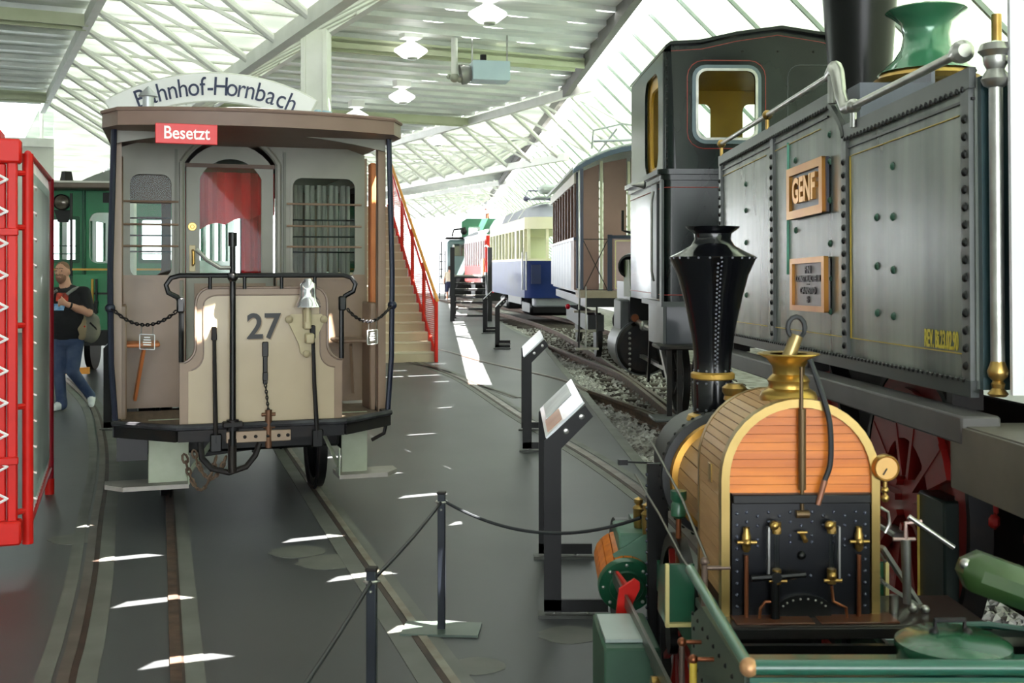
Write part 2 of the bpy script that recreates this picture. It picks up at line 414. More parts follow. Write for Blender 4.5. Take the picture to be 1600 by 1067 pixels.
def ribbon(pts, off, w, z, t):
    """flat strip of width w offset sideways from a ground polyline"""
    mb = MB(); n = len(pts); vs = []; fs = []
    for i in range(n):
        a = Vector(pts[max(0, i-1)]); c = Vector(pts[min(n-1, i+1)]); d = (c - a).normalized(); s_ = Vector((d.y, -d.x)); o_ = Vector(pts[i])
        for e, zz in ((off - w/2, z), (off + w/2, z), (off + w/2, z - t), (off - w/2, z - t)):
            q_ = o_ + s_*e; vs.append((q_.x, q_.y, zz))
        if i:
            k = 4*i
            for j in range(4): l = (j+1) % 4; fs.append((k-4+j, k-4+l, k+l, k+j))
    fs += [(0,1,2,3), (4*n-1, 4*n-2, 4*n-3, 4*n-4)]
    return mb.add(vs, fs)
def smooth_pts(pts, n=6):
    out = []; P_ = [Vector(p) for p in pts]
    for i in range(len(P_)-1):
        a = P_[max(0,i-1)]; b_ = P_[i]; c = P_[i+1]; d = P_[min(len(P_)-1,i+2)]
        for k in range(n):
            t = k/n; out.append(.5*((2*b_) + (c-a)*t + (2*a-5*b_+4*c-d)*t*t + (3*b_-a-3*c+d)*t**3))
    out.append(P_[-1]); return out
b = ribbon([Vector((bx(y_) - .05, y_)) for y_ in ys], 0, .1, .004, .01); o = link('kerb_strip', b, M_conc, floor, smooth=False)
def set_rail(pts, label, strips, rail_w=.055, groove=.03, gside=1, strip_m=None, rail_m=None):
    pts = smooth_pts(pts); t = thing('tram_rail', label, 'rail')
    for off, w in strips: link('concrete_strip', ribbon(pts, off, w, .004, .01), strip_m or M_conc, t, smooth=False)
    link('rail_head', ribbon(pts, 0, rail_w, .009, .02), rail_m or M_railtop, t, smooth=False)
    link('groove', ribbon(pts, gside*(rail_w/2 + groove/2), groove, .0065, .02), M_groove, t, smooth=False)
tl = lambda Y, o_=0: Vector((-1.41 - .306*(Y - 4.84) + o_, Y))
set_rail([tl(y_) for y_ in (-3, 2, 4.84, 7, 9, 12, 15)], 'straight rusty tram rail under the left wheels of the beige tram', [(.075, .09)], .05, .012, 1, rail_m=M_rust)
set_rail([tl(y_, 1.17) for y_ in (-3, 2, 4.84, 7, 9, 12, 15)], 'straight tram rail under the right wheel of the beige tram', [(-.1, .1), (.03, .1)], .04, .03, -1, rail_m=mat('dusty rail', '#8d8a7e', .5, .2, '#6b5a4a', 5, .8))
set_rail([(-1.2, 2.5), (-1.55, 3.8), (-1.89, 4.84), (-2.05, 5.39), (-2.4, 6.51), (-2.88, 7.95), (-3.46, 9.72), (-4.23, 11.84), (-5.35, 14.6), (-7, 18)], 'curved tram rail in concrete on the left beside the red frame', [(.085, .11), (-.08, .07)], .05, .03, 1, rail_m=mat('brown worn rail', '#6b625c', .45, .4, '#4d423c', 4, .8))
set_rail([(-2.6, 23.5), (-1.69, 20.9), (-.775, 17.9), (.075, 13.6), (.513, 11.54), (.77, 10.3), (.98, 9.08), (1.12, 8.0), (1.2, 6.5), (1.25, 4), (1.25, 0)], 'embedded rail running past the info stands towards the wooden engine', [(-.1, .07), (.1, .08)], .07, .03, 1)
set_rail([(-3.4, 27.5), (-1.61, 24.4), (-.5, 21.1), (.736, 17.9), (1.08, 16.1)], 'thin embedded rail crossing the floor behind the info stands', [], .05, .05, 1)
set_rail([(-2.5, 22.0), (-1.41, 20.0), (-.2, 16.2), (.1, 15.3)], 'short pale rail strip in the floor beside the orange stairs', [(.03, .12)], .05, .03, 1, rail_m=M_conc)
# round concrete patches in the asphalt
for (px, py, r) in ((515, 878, .17), (745, 1041, .11), (890, 992, .13), (465, 862, .15), (120, 842, .15)):
    g = ground(px, py); b = MB(); n = 20; b.plate([(g.x + r*1.15*math.cos(2*math.pi*k/n)*(1 + .06*math.sin(3*k)), g.y + r*math.sin(2*math.pi*k/n)*(1 + .05*math.cos(5*k))) for k in range(n)], (), (0,0,.0005), (1,0,0), (0,1,0), .004)
    link('floor_patch', b, mat('old patch', '#6a6a65', .6, 0, '#5d5f5b', 6, .8), floor, smooth=False)
# ballast track
def rail_profile(pts, zt=.03):
    mb = MB(); prof = [(-.033, zt), (.033, zt), (.033, zt-.035), (.012, zt-.05), (.012, zt-.115), (.06, zt-.13), (.06, zt-.14), (-.06, zt-.14), (-.06, zt-.13), (-.012, zt-.115), (-.012, zt-.05), (-.033, zt-.035)]
    n = len(pts); m = len(prof); vs = []; fs = []
    for i in range(n):
        a = Vector(pts[max(0,i-1)]); c = Vector(pts[min(n-1,i+1)]); d = (c-a).normalized(); s_ = Vector((d.y, -d.x)); o_ = Vector(pts[i])
        for e, z in prof: q_ = o_ + s_*e; vs.append((q_.x, q_.y, z))
        if i:
            for j in range(m): l = (j+1) % m; fs.append(((i-1)*m+j, (i-1)*m+l, i*m+l, i*m+j))
    fs.append(tuple(range(m))); return mb.add(vs, fs)
track = thing('railway_track', 'raised steel railway track on ballast under the row of trains', 'railway track')
alpha = smooth_pts([(2.08, 1), (2.05, 5), (2.0, 12), (1.87, 17), (1.62, 23), (1.3, 29.2), (.6, 36), (-.43, 42.6), (-2.2, 52), (-4.5, 64)])
link('rail', rail_profile(alpha), M_rust, track)
link('rail_head', ribbon(alpha, 0, .05, .034, .006), M_railtop, track, smooth=False)
al2 = [Vector((v.x + 1.435, v.y)) for v in alpha]
link('rail', rail_profile(al2), M_rust, track); link('rail_head', ribbon(al2, 0, .05, .034, .006), M_railtop, track, smooth=False)
for pts in ([(.8, 25.3), (1.35, 21.5), (1.72, 18.6), (1.83, 15.5), (1.9, 11)], [(1.08, 16.0), (1.2, 15.5), (1.88, 12.55), (2.2, 11), (2.6, 9)], [(1.5, 13.9), (1.62, 13.3), (1.79, 12.2), (2.0, 11)]):
    s_ = smooth_pts(pts); link('switch_rail', rail_profile(s_), M_rust, track); link('rail_head', ribbon(s_, 0, .05, .034, .006), M_railtop, track, smooth=False)
sl = MB(); sl.box((0,0,0), (2.3, .22, .1), None, .02); slm = None
for i in range(46):
    y_ = 9.2 + .68*i; x_ = next(a.x for a in alpha if a.y >= y_) + .7
    if x_ - 1.15 < bx(y_): x_ = bx(y_) + 1.2
    if slm is None: slm = link('sleeper', sl, M_sleeper, track); slm.location = (x_, y_, -.135)
    else: again(slm, track, (x_, y_, -.135))
st = MB(); rnd = random.Random(3)
def stone(mb, x, y_, z, r):
    k = [r*rnd.uniform(.6, 1.2) for _ in range(3)]; a = rnd.uniform(0, 6.28); c, s_ = math.cos(a), math.sin(a)
    vs = []
    for sx, sy, sz in ((1,0,.2),(-.5,.85,.1),(-.5,-.85,0),(.45,.3,.9),(-.4,.1,.8),(.1,-.5,.85)):
        X, Y_, Z = sx*k[0]*rnd.uniform(.8,1.2), sy*k[1]*rnd.uniform(.8,1.2), sz*k[2]; vs.append((x + X*c - Y_*s_, y_ + X*s_ + Y_*c, z + Z))
    mb.add(vs, [(3,4,5),(0,1,4,3),(1,2,5,4),(2,0,3,5)])
for i in range(9000):
    y_ = 6 + 28*rnd.random()**1.7; x_ = bx(y_) + .05 + 2.0*rnd.random()**1.6; stone(st, x_, y_, -.14 + .05*rnd.random(), rnd.uniform(.018, .05))
o = link('ballast', st, mat('ballast pebble', '#d0cfcd', .85, 0, '#85807b', 1.7, 1.0, 0, detail=8), None, smooth=False); tag(o, 'loose grey ballast stones beside the rails', 'gravel', kind='stuff')
# white steel column holding the first truss
col = MB(); cp = Vector((-2.55, 15.0, 0)); col.box((cp.x, cp.y, 2.55), (.34, .3, 5.1), None, .01)
t = thing('steel_column', 'tall white steel column behind the arched station sign', 'column', cp)
c1 = link('shaft', MB().box((0,0,2.4), (.22,.3,4.8), None, .005), M_white, t)
for s_ in (-1, 1): link('flange', MB().box((.14*s_,0,2.4), (.06,.36,4.8), None, .005), M_white, t)
link('base_plate', MB().box((0,0,.012), (.5,.5,.024)), M_white, t)
# ------------------------------------------------------------------ beige horse-era tram (local: x right, y away, z up; origin under the dash)
TY = R(18.5)
T_brown = mat('tram taupe', '#8a7360', .42, 0, '#786350', 3, .6, coat=.05)
T_cream = mat('tram cream', '#ab9a80', .36, 0, '#9d8b71', 2, .6, coat=.1)
T_grey = mat('tram grey green', '#86857a', .42, 0, '#78776b', 3, .6)
T_dark = mat('tram roof brown', '#7d655a', .5, 0, '#6d574d', 3, .5)
T_step = mat('pale green step steel', '#a8b09c', .5, .1, '#949c86', 5, .8)
T_int = mat('tram interior wood', '#5a4030', .5, 0, '#46311f', 4, .8, 0, (1, 1, 6))
T_orange = mat('orange door edge', '#c77a46', .5, 0, '#a96236', 4, .6)
tram = thing('tram_car', 'old beige tram with number 27 on its dash and an open platform', 'tram', (-1.66, 7.66, 0), TY)
def tp(name, mb, m, parent=None, **k): return link(name, mb, m, parent or tram, **k)
HW = .92
# platform floor, hexagonal
fl = [(-.54, -.02), (.54, -.02), (HW, .34), (HW, 1.1), (-HW, 1.1), (-HW, .34)]
tp('platform_floor', MB().plate(fl, (), (0,0,.67), (1,0,0), (0,1,0), .03), mat('worn platform boards', '#7b6a5a', .6, 0, '#5e5046', 4, .8, 0, (6, 1, 1)))
b = MB()
for a, c in zip(fl[:3] + [fl[2]], fl[1:4]): b.bar((a[0], a[1], .66), (c[0], c[1], .66), .05, .1)
b.bar((fl[0][0], fl[0][1], .66), (fl[5][0], fl[5][1], .66), .05, .1); b.bar((-HW, .34, .66), (-HW, 1.1, .66), .05, .1)
sill = tp('platform_sill', b, M_iron)
tp('sill_rail', MB().tube([(-HW-.02, .34, .70), (-.55, -.05, .705), (.55, -.05, .705), (HW+.02, .34, .70)], .022), mat('chipped iron rail', '#4b4b50', .45, .5, '#2a2a2e', 8, .9))
# dash panel with curved shoulders
def dash_outline(e):
    lo = [(-.53+e, .66+e), (.53-e, .66+e), (.53-e, 1.12-e)]
    r = []
    for k in range(7): a = R(90*k/6); r.append((.53-e - (.10)*math.sin(a)*.999, 1.12-e + .0 + .11*(1-math.cos(a))))
    pts = lo + r[1:] + [(.43-e, 1.50)]
    for k in range(1, 6): a = R(90*k/5); pts.append((.43-e - .09*(1-math.cos(a)), 1.50 + (.11-e)*math.sin(a)))
    return pts + [(-x, z) for x, z in pts[::-1] if x > 0 and (x, z) not in lo[:1]][:-2] + [(-.53+e, 1.12-e)]
def uniq(p):
    o = []
    for q in p:
        if not o or (abs(q[0]-o[-1][0]) + abs(q[1]-o[-1][1])) > 1e-5: o.append(q)
    if abs(o[0][0]-o[-1][0]) + abs(o[0][1]-o[-1][1]) < 1e-5: o.pop()
    return o
dash = tp('dash_panel', MB().plate(uniq(dash_outline(0)), (), (0,0,0), (1,0,0), (0,0,1), .03), T_brown)
tp('cream_panel', MB().plate(uniq(dash_outline(.055)), (), (0,-.017,0), (1,0,0), (0,0,1), .006), T_cream, dash)
b = MB()
for e in (.0, .05):
    o_ = uniq(dash_outline(e)); pts = [(x, -.019, z) for x, z in o_[2:-1]]; b.tube(pts, .009 if e == 0 else .004, 6)
tp('edge_moulding', b, mat('dark taupe moulding', '#7a6557', .4, 0), dash)
# number 27
tx = text_mb('27', .235, .006, .004, 0, .95); tp('number', place(tx, (.005, -.026, 1.345)), M_black, dash)
tx = text_mb('27', .235, .003, .004, 0, .95); tp('number_shade', place(tx, (.013, -.021, 1.337)), mat('number shade', '#8f7a62', .5), dash)
# dash handrail with curled ends
b = MB(); pts = []
for s_ in (-1,):
    pts = [(-.55, -.06, 1.14), (-.55, -.06, 1.47)]
curl = lambda s_: [(s_*.52, -.05, 1.13), (s_*.52, -.05, 1.50), (s_*.545, -.05, 1.55), (s_*.60, -.05, 1.58), (s_*.615, -.05, 1.63), (s_*.585, -.05, 1.675), (s_*.53, -.05, 1.69)]
b.tube(curl(-1) + curl(1)[::-1], .017, 8)
for x in (-.34, -.12, .12, .34): b.cyl((x, -.05, 1.69), (x, -.05, 1.60), .012)
hr = tp('dash_handrail', b, M_black)
b = MB(); b.box((-.525, -.05, 1.50), (.05, .045, .1), None, .01); tp('rail_bracket', b, M_black, hr)
b = MB(); b.box((.525, -.05, 1.50), (.05, .045, .1), None, .01); tp('rail_bracket', b, M_black, hr)
# brake staff
b = MB(); b.cyl((-.20, -.09, .58), (-.20, -.09, 1.93), .021, .019, 12); b.sphere((-.20, -.09, 1.68), .035); b.cyl((-.20,-.09,1.88), (-.20,-.09,1.97), .028)
bs = tp('brake_staff', b, M_black)
tp('handle', MB().tube([(-.20, -.09, 1.74), (-.28, -.09, 1.74), (-.36, -.09, 1.79), (-.43, -.09, 1.86)], .014), M_steel, bs)
tp('collar', MB().box((-.20, -.09, .72), (.13, .08, .035), None, .006).cyl((-.20,-.09,.68), (-.20,-.09,.75), .04), M_iron, bs)
for x in (-.315, .325):
    b = MB(); b.tube([(x, -.07, 1.27), (x + (.01 if x > 0 else .004), -.07, .95), (x + (.03 if x > 0 else .01), -.07, .60)], [.012, .014, .016]); b.box((x, -.045, 1.31), (.035, .05, .09), None, .006)
    l_ = tp('lifting_rod', b, M_iron); tp('foot_bracket', MB().box((x + (.03 if x > 0 else .01), -.07, .60), (.075, .03, .12), None, .008), M_black, l_)
# strap on the dash with chain
b = MB(); b.box((.015, -.03, 1.11), (.03, .02, .28), None, .005); b.box((.015, -.035, 1.20), (.04, .02, .1), None, .005); b.box((.015, -.035, 1.02), (.035, .02, .06), None, .005)
strap = tp('brake_strap', b, M_black)
def chain(a, c, sag, n, r, horizontal=False):
    mb = MB(); a = Vector(a); c = Vector(c); P_ = []
    for i in range(n+1):
        t = i/n; p = a.lerp(c, t); p.z -= 4*sag*t*(1-t); P_.append(p)
    for i in range(n):
        d = (P_[i+1]-P_[i]); L_ = d.length; d.normalize(); side = d.cross(Vector((0,0,1)) if abs(d.z) < .9 else Vector((0,1,0))).normalized()
        if i % 2: side = d.cross(side)
        m_ = (P_[i]+P_[i+1])/2; pts = []
        for k in range(8): an = 2*math.pi*k/8; pts.append(m_ + d*math.cos(an)*L_*.68 + side*math.sin(an)*L_*.36)
        mb.tube(pts, r, 5, True)
    return mb
tp('strap_chain', chain((.015, -.045, .97), (.035, -.045, .79), 0, 9, .004), M_iron, strap)
b = MB(); b.cyl((.035,-.05,.55), (.035,-.05,.80), .022); b.cyl((-.01,-.05,.77), (.08,-.05,.77), .012); b.cyl((0,-.05,.69), (.075,-.05,.69), .014); tp('coupling_pin', b, mat('brown iron pin', '#6b4a36', .5, .5))
# bell on its bracket
bell = tp('bell', MB().lathe([(0,.17),(.022,.168),(.03,.15),(.05,.13),(.054,.09),(.056,.05),(.066,.02),(.085,-.01),(.088,-.02),(.08,-.022),(.06,0)], (.285, -.11, 1.50), n=20), mat('polished chrome bell', '#eceaf2', .14, .9, '#d8d6e0', 4, .5))
b = MB(); b.plate([(-.13,.06),(-.10,.09),(.10,.09),(.13,.06),(.05,-.11),(.04,-.17),(0,-.2),(-.04,-.17),(-.05,-.11)], (), (.285, -.035, 1.34), (1,0,0), (0,0,1), .02)
b.box((.285,-.07,1.40), (.05,.08,.14), None, .01); b.box((.30,-.08,1.27), (.06,.06,.07), None, .01); b.cyl((.285,-.11,1.38), (.285,-.11,1.50), .018)
br = tp('bell_bracket', b, mat('pale khaki casting', '#b5a888', .5, 0, '#9a8d6e', 5, .7), bell)
b = MB()
for x, z in ((.17,1.395),(.40,1.395),(.285,1.165)): b.lathe([(.025,0),(.025,.012),(.012,.02),(0,.02)], (x,-.048,z), (0,-1,0), 10)
tp('bracket_bolts', b, mat('khaki bolt', '#9a8d70', .5), bell)
# pillars at the platform corners
for s_ in (-1, 1):
    b = MB(); b.tube([(s_*(HW+.005), .36, .68), (s_*(HW+.035), .36, 1.1), (s_*(HW+.04), .36, 1.7), (s_*(HW+.015), .36, 2.70)], .02, 8); b.sphere((s_*(HW+.04), .36, 1.47), .034)
    tp('grab_pole', b, mat('blue black pole', '#23283a', .35, .3))
    b = MB(); b.plate([(0,.68),(.06,.68),(.09,1.1),(.085,2.7),(0,2.7)], (), (s_*(HW-.005), .50, 0), (0,1,0), (0,0,1), .055)
    tp('corner_post', b, T_brown)
    b = MB(); b.box((s_*(HW-.02), .78, 1.95), (.045, .1, 1.15), None, .01); tp('door_edge', b, T_orange if s_ > 0 else T_brown)
    b = MB(); b.box((s_*(HW-.04), .80, 1.08), (.05, .3, .8), None, .01); tp('side_quarter_panel', b, T_brown)
    b = MB(); b.box((s_*.80, .92, 1.19), (.34, .3, .03), None, .01); b.bar((s_*.80, 1.02, .78), (s_*.74, .80, 1.16), .02, .03); tp('folding_seat', b, T_orange if s_ < 0 else T_brown)
    # safety chain with notice
    c0 = (s_*(HW+.03), .34, 1.47); c1 = (s_*.56, -.05, 1.46)
    if s_ < 0: c0, c1 = (-(HW+.03), .34, 1.47), (-.55, -.05, 1.46)
    sc = tp('safety_chain', chain(c0, c1, .10, 24, .005), M_iron)
    mid = (Vector(c0) + Vector(c1))/2; ax = (Vector(c1)-Vector(c0)); ax.z = 0; ax.normalize(); ax = ax if ax.x > 0 else -ax
    m0 = mid + Vector((0, 0, -.21)) + (ax*.03)
    nt = tp('chain_notice', MB().plate(rrect(-.065,-.05,.065,.05,.008), (), m0, ax, (0,0,1), .004), M_plastic, sc)
    b = MB()
    for i, w in enumerate((.05, .06, .07, .065)): b.plate([(-w/2, .025-.016*i), (w/2, .025-.016*i), (w/2, .033-.016*i), (-w/2, .033-.016*i)], (), m0 + Vector((0,-.004,0)), ax, (0,0,1), .002)
    b.add(*[(lambda q: (q.v, q.f))(MB().plate(rrect(-.066,-.051,.066,.051,.008), [rrect(-.062,-.047,.062,.047,.006)], m0 + Vector((0,-.002,0)), ax, (0,0,1), .004))][0])
    tp('notice_print', b, M_paper, sc)
    b = MB()
    for e in (-.05, .05): b.tube([m0 + ax*e + Vector((0,0,.045)), m0 + ax*e + Vector((0,0,.11))], .003, 5)
    tp('notice_ring', b, M_steel, sc)
# bulkhead with windows and door
BY = 1.2; ZB, ZT = .70, 2.64
lw = rrect(-.84, 1.66, -.53, 2.44, .07); rw = rrect(.35, 1.66, .85, 2.44, .08); dr = arched(-.44, .72, .23, 2.53, .2)
outer = [(-HW, ZB), (HW, ZB), (HW, ZT-.02), (.5, ZT+.12), (0, ZT+.16), (-.5, ZT+.12), (-HW, ZT-.02)]
bk = tp('bulkhead', MB().plate(outer, [lw, rw, dr], (0,BY,0), (1,0,0), (0,0,1), .05), T_grey)
tp('lower_panel', MB().plate([(-HW,.70),(-.44,.70),(-.44,1.66),(-HW,1.66)], (), (0,BY-.03,0), (1,0,0), (0,0,1), .02), T_brown, bk)
tp('lower_panel', MB().plate([(.23,.70),(HW,.70),(HW,1.66),(.23,1.66)], (), (0,BY-.03,0), (1,0,0), (0,0,1), .02), T_brown, bk)
b = MB(); tp('belt_rail', MB().bar((-HW,BY-.045,1.665), (-.44,BY-.045,1.665), .03, .04), T_brown, bk); tp('belt_rail', MB().bar((.23,BY-.045,1.665), (HW,BY-.045,1.665), .03, .04), T_brown, bk)
b = MB(); o_ = [(x, BY-.03, z) for x, z in arched(-.465, .72, .255, 2.53, .22)]; b.tube(o_[2:] , .02, 6); b.tube([(-.465,BY-.03,.72), (-.465,BY-.03,2.53)], .02, 6); b.tube([(.255,BY-.03,.72), (.255,BY-.03,2.53)], .02, 6); tp('door_frame_moulding', b, T_grey, bk)
for x in (-.505, .295): tp('cover_strip', MB().box((x, BY-.035, 2.15), (.02, .03, .95)), mat('dark grey green', '#6a6c60', .5), bk)
for nm, w_ in (('window_frame', lw), ('window_frame', rw)):
    xs = [p[0] for p in w_]; zs = [p[1] for p in w_]; x0, x1, z0, z1 = min(xs), max(xs), min(zs), max(zs)
    f_ = tp(nm, MB().plate(rrect(x0-.012, z0-.012, x1+.012, z1+.012, .08), [rrect(x0+.008, z0+.008, x1-.008, z1-.008, .07)], (0,BY-.028,0), (1,0,0), (0,0,1), .015), T_grey, bk)
    tp('pane', MB().plate(rrect(x0, z0, x1, z1, .07), (), (0,BY+.01,0), (1,0,0), (0,0,1), .006), M_glass, bk)
    for zz in (1.86, 2.03, 2.19, 2.06-.12 if False else 2.36 - .14):
        pass
    for zz in (1.90, 2.06, 2.23): tp('guard_bar', MB().cyl((x0-.04, BY-.05, zz), (x1+.04, BY-.05, zz), .008, None, 8), T_brown, bk)
    for zz in (1.86, 1.98, 2.11): tp('guard_bar', MB().cyl((x0, BY+.04, zz), (x1, BY+.04, zz), .006, None, 8), M_black, bk)
# sliding door with arched pane
do = arched(-.43, .72, .22, 2.50, .19); dpn = arched(-.33, 1.66, .13, 2.42, .15)
door = tp('door', MB().plate(do, [dpn], (0,BY+.06,0), (1,0,0), (0,0,1), .03), T_grey)
tp('pane', MB().plate(dpn, (), (0,BY+.06,0), (1,0,0), (0,0,1), .005), M_glass, door)
tp('lower_panel', MB().plate([(-.37,.78),(.16,.78),(.16,1.62),(-.37,1.62)], (), (0,BY+.04,0), (1,0,0), (0,0,1), .012), T_brown, door)
tp('lock_rose', MB().lathe([(0,.012),(.012,.012),(.016,.006),(.03,.006),(.033,0)], (-.385, BY+.043, 2.05), (0,-1,0), 14), M_brass, door)
tp('handle', MB().tube([(-.38,BY+.04,1.76),(-.38,BY-.0,1.77),(-.38,BY-.0,1.86),(-.38,BY+.04,1.87)], .012), M_brass, door)
tp('handle_plate', MB().box((-.385,BY+.04,1.81), (.045,.01,.2), None, .004), mat('cream door plate', '#cdbf9a', .5), door)
# car body behind the bulkhead
BL = 4.1
for s_ in (-1, 1):
    holes = [[(y0, 1.70), (y0+.62, 1.70), (y0+.62, 2.4), (y0, 2.4)] for y0 in (BY+.2, BY+.98, BY+1.76, BY+2.54)]
    sd_ = tp('side_wall', MB().plate([(BY, .70), (BL, .70), (BL, 2.60), (BY, 2.60)], holes, (s_*HW, 0, 0), (0,1,0), (0,0,1), .05), T_brown)
    for h in holes: tp('pane', MB().plate(h, (), (s_*HW, 0, 0), (0,1,0), (0,0,1), .005), M_glass, sd_)
rb = tp('rear_bulkhead', MB().plate(outer, [lw, rw, dr], (0,BL,0), (1,0,0), (0,0,1), .05), T_int)
tp('body_floor', MB().box((0, (BY+BL)/2, .72), (2*HW, BL-BY, .04)), T_int)
tp('bench', MB().box((-.72, (BY+BL)/2, 1.1), (.42, BL-BY-.3, .06), None, .01).box((-.93, (BY+BL)/2, 1.35), (.04, BL-BY-.3, .4)), T_int)
tp('bench', MB().box((.72, (BY+BL)/2, 1.1), (.42, BL-BY-.3, .06), None, .01).box((.93, (BY+BL)/2, 1.35), (.04, BL-BY-.3, .4)), T_int)
b = MB()
for k in range(10):
    x = .42 + .048*k; b.tube([(x, BY+.28+.06*(k%2), 1.6), (x, BY+.28+.06*(k%2), 2.40)], .02, 8)
tp('pleated_blind', b, mat('grey pleated blind', '#9a938c', .55, 0, '#6e665f', 2, .8, 0, (9,1,1)))
tp('ceiling_board', MB().plate([(-HW,2.50),(HW,2.50),(HW,2.53),(-HW,2.53)], (), (0,(BY+BL)/2,0), (1,0,0), (0,0,1), BL-BY-.06), T_int)
rc = mat('red velvet curtain', '#e0242a', .6, 0, '#a81218', 7, .8, .2, (1,1,.3))
for x0, x1, z0 in ((-.50, -.30, 1.0), (.02, .24, 1.0)):
    b = MB(); n = 14; vs = []; fs = []
    for k in range(n+1):
        t_ = k/n; x = x0 + (x1-x0)*t_; yy = BY+.5 + .03*math.sin(t_*22); vs += [(x, yy, 2.5), (x + .03*math.sin(t_*5), yy, 1.9), (x, yy, z0)]
        if k: i = 3*k; fs += [(i-3,i-2,i+1,i), (i-2,i-1,i+2,i+1)]
    b.add(vs, fs); tp('curtain', b, rc)
b = MB(); vs = []; fs = []; n = 24
for k in range(n+1):
    t_ = k/n; x = -.50 + .78*t_; yy = BY+.46 + .03*math.sin(t_*40); vs += [(x, yy, 2.52), (x, yy-.02, 2.0 + .16*t_ + .03*abs(math.sin(t_*12.5)))]
    if k: i = 2*k; fs.append((i-2,i-1,i+1,i))
b.add(vs, fs); tp('curtain_valance', b, rc)
tp('roller_blind', MB().plate([(-.87,2.22),(-.50,2.22),(-.50,2.50),(-.87,2.50)], (), (0,BY+.06,0), (1,0,0), (0,0,1), .01), mat('brown blind', '#4a2c1a', .6, 0, '#38200f', 4, .7))
tp('under_gear', MB().box((-.1,1.15,.50), (1.55,.5,.22), None, .02).box((-.82,.75,.52), (.2,.5,.2)), M_black)
# roof with canopy
def roof_outline(e):
    w = HW + .09 + e; pts = []
    for k in range(13): t_ = -1 + 2*k/12; pts.append((t_*(w-.10), -.12 - e + .20*t_*t_))
    pts = [( -w, .30)] + pts + [(w, .30)]
    return pts + [(w-.05, BL+.8), (-w+.16, BL+.8)]
ro = roof_outline(0)
rf = tp('roof', MB().plate(ro, (), (0,0,2.715), (1,0,0), (0,1,0), .1), T_dark)
b = MB(); vs = []; fs = []; m = 12; nyy = 8
for j in range(nyy+1):
    yy = -.05 + (BL+.8)*j/nyy; inset = .14 if j == 0 else 0
    for k in range(m+1): t_ = -1 + 2*k/m; vs.append((t_*(HW-.06-inset*.6), yy + (.2*t_*t_ if j == 0 else 0), 2.76 + (.12 if j else .03)*(1 - t_*t_)))
for j in range(nyy):
    for k in range(m): a = j*(m+1)+k; fs.append((a, a+1, a+m+2, a+m+1))
b.add(vs, fs); tp('roof_skin', b, mat('grey roof canvas', '#a8a69e', .6), rf)
tp('roof_lip', MB().tube([(x, y_, 2.768) for x, y_ in ro[:15]], .014, 6), T_dark, rf)
b = MB(); b.lathe([(.036,0),(.036,.10)], (-.72, .25, 2.78)); b.lathe([(.064,.10),(.055,.115),(0,.17)], (-.72, .25, 2.78)); b.lathe([(.064,.10),(0,.095)], (-.72, .25, 2.78)); tp('roof_vent', b, mat('zinc vent', '#b9bcc0', .4, .5), rf)
b = MB(); b.box((.42,-.05,2.77), (.09,.06,.05), None, .02); b.box((.36,-.03,2.78), (.05,.05,.04), None, .01); tp('rope_cleat', b, mat('pale blue cleat', '#9fc0d0', .4), rf)
# arched fascia under the canopy
b = MB(); pts = [(-HW, 2.70)] + [(x, 2.58 + .10*(1-(x/HW)**2)) for x in [-HW + 2*HW*k/16 for k in range(17)]] + [(HW, 2.70)]
b.plate(pts[::-1], (), (0,.42,0), (1,0,0), (0,0,1), .03); tp('canopy_fascia', b, T_grey)
# occupied sign
sg = tp('occupied_sign', MB().box((-.49, -.10, 2.60), (.385, .025, .13), None, .004), mat('sign red', '#e0353a', .4, 0))
tp('sign_lettering', place(text_mb('Besetzt', .115, .004, .0015, 0, .84), (-.49, -.115, 2.602)), mat('sign white', '#ffffff', .5), sg)
# running gear
for s_ in (-1, 1):
    for wy in (1.42, 3.5):
        w_ = tp('wheel', MB().lathe([(.30,-.03),(.37,-.03),(.37,.03),(.30,.03),(.29,.015),(.10,.02),(.10,.06),(0,.06)], (s_*.58, wy, .37), (s_,0,0), 28), M_black)
        tp('wheel_flange', MB().lathe([(.39,-.05),(.40,-.04),(.40,-.03),(.36,-.03),(.36,-.05)], (s_*.58, wy, .37), (s_,0,0), 28), M_iron, w_)
        tp('axle_box', MB().box((s_*.80, wy, .40), (.14, .2, .2), None, .03), M_black)
for wy in (1.42, 3.5): tp('axle', MB().cyl((-.6,wy,.37), (.6,wy,.37), .045), M_iron)
for s_ in (-1, 1): tp('frame_beam', MB().box((s_*.72, 2.55, .60), (.1, 3.0, .14)), M_black)
b = MB(); b.box((0,1.0,.52), (1.1,.08,.12)); b.box((0,1.35,.45), (1.4,.06,.06)); b.bar((-.25,.9,.52), (-.1,1.5,.3), .04); b.bar((.2,.9,.52), (.1,1.5,.3), .04); b.bar((-.3,1.2,.33), (.75,1.25,.42), .03); tp('brake_rigging', b, M_black)
b = MB(); b.tube([(-.40,-.02,.60), (-.39,-.03,.50), (-.33,-.04,.43), (-.22,-.05,.40), (-.11,-.04,.43), (-.05,-.03,.50), (-.02,-.02,.58)], .02, 8); b.cyl((-.2,-.06,.40), (-.2,-.06,.62), .028); tp('coupling_hoop', b, M_iron)
b = MB(); b.box((-.03,-.055,.63), (.42,.02,.075), None, .004); cpp = tp('coupling_plate', b, mat('bronze plate', '#8d7a68', .45, .4))
b = MB()
for x in (-.20,-.12,-.05,.03,.1,.16): b.stud((x,-.065,.63), (0,-1,0), .013)
stuff(tp('plate_bolts', b, M_iron, cpp))
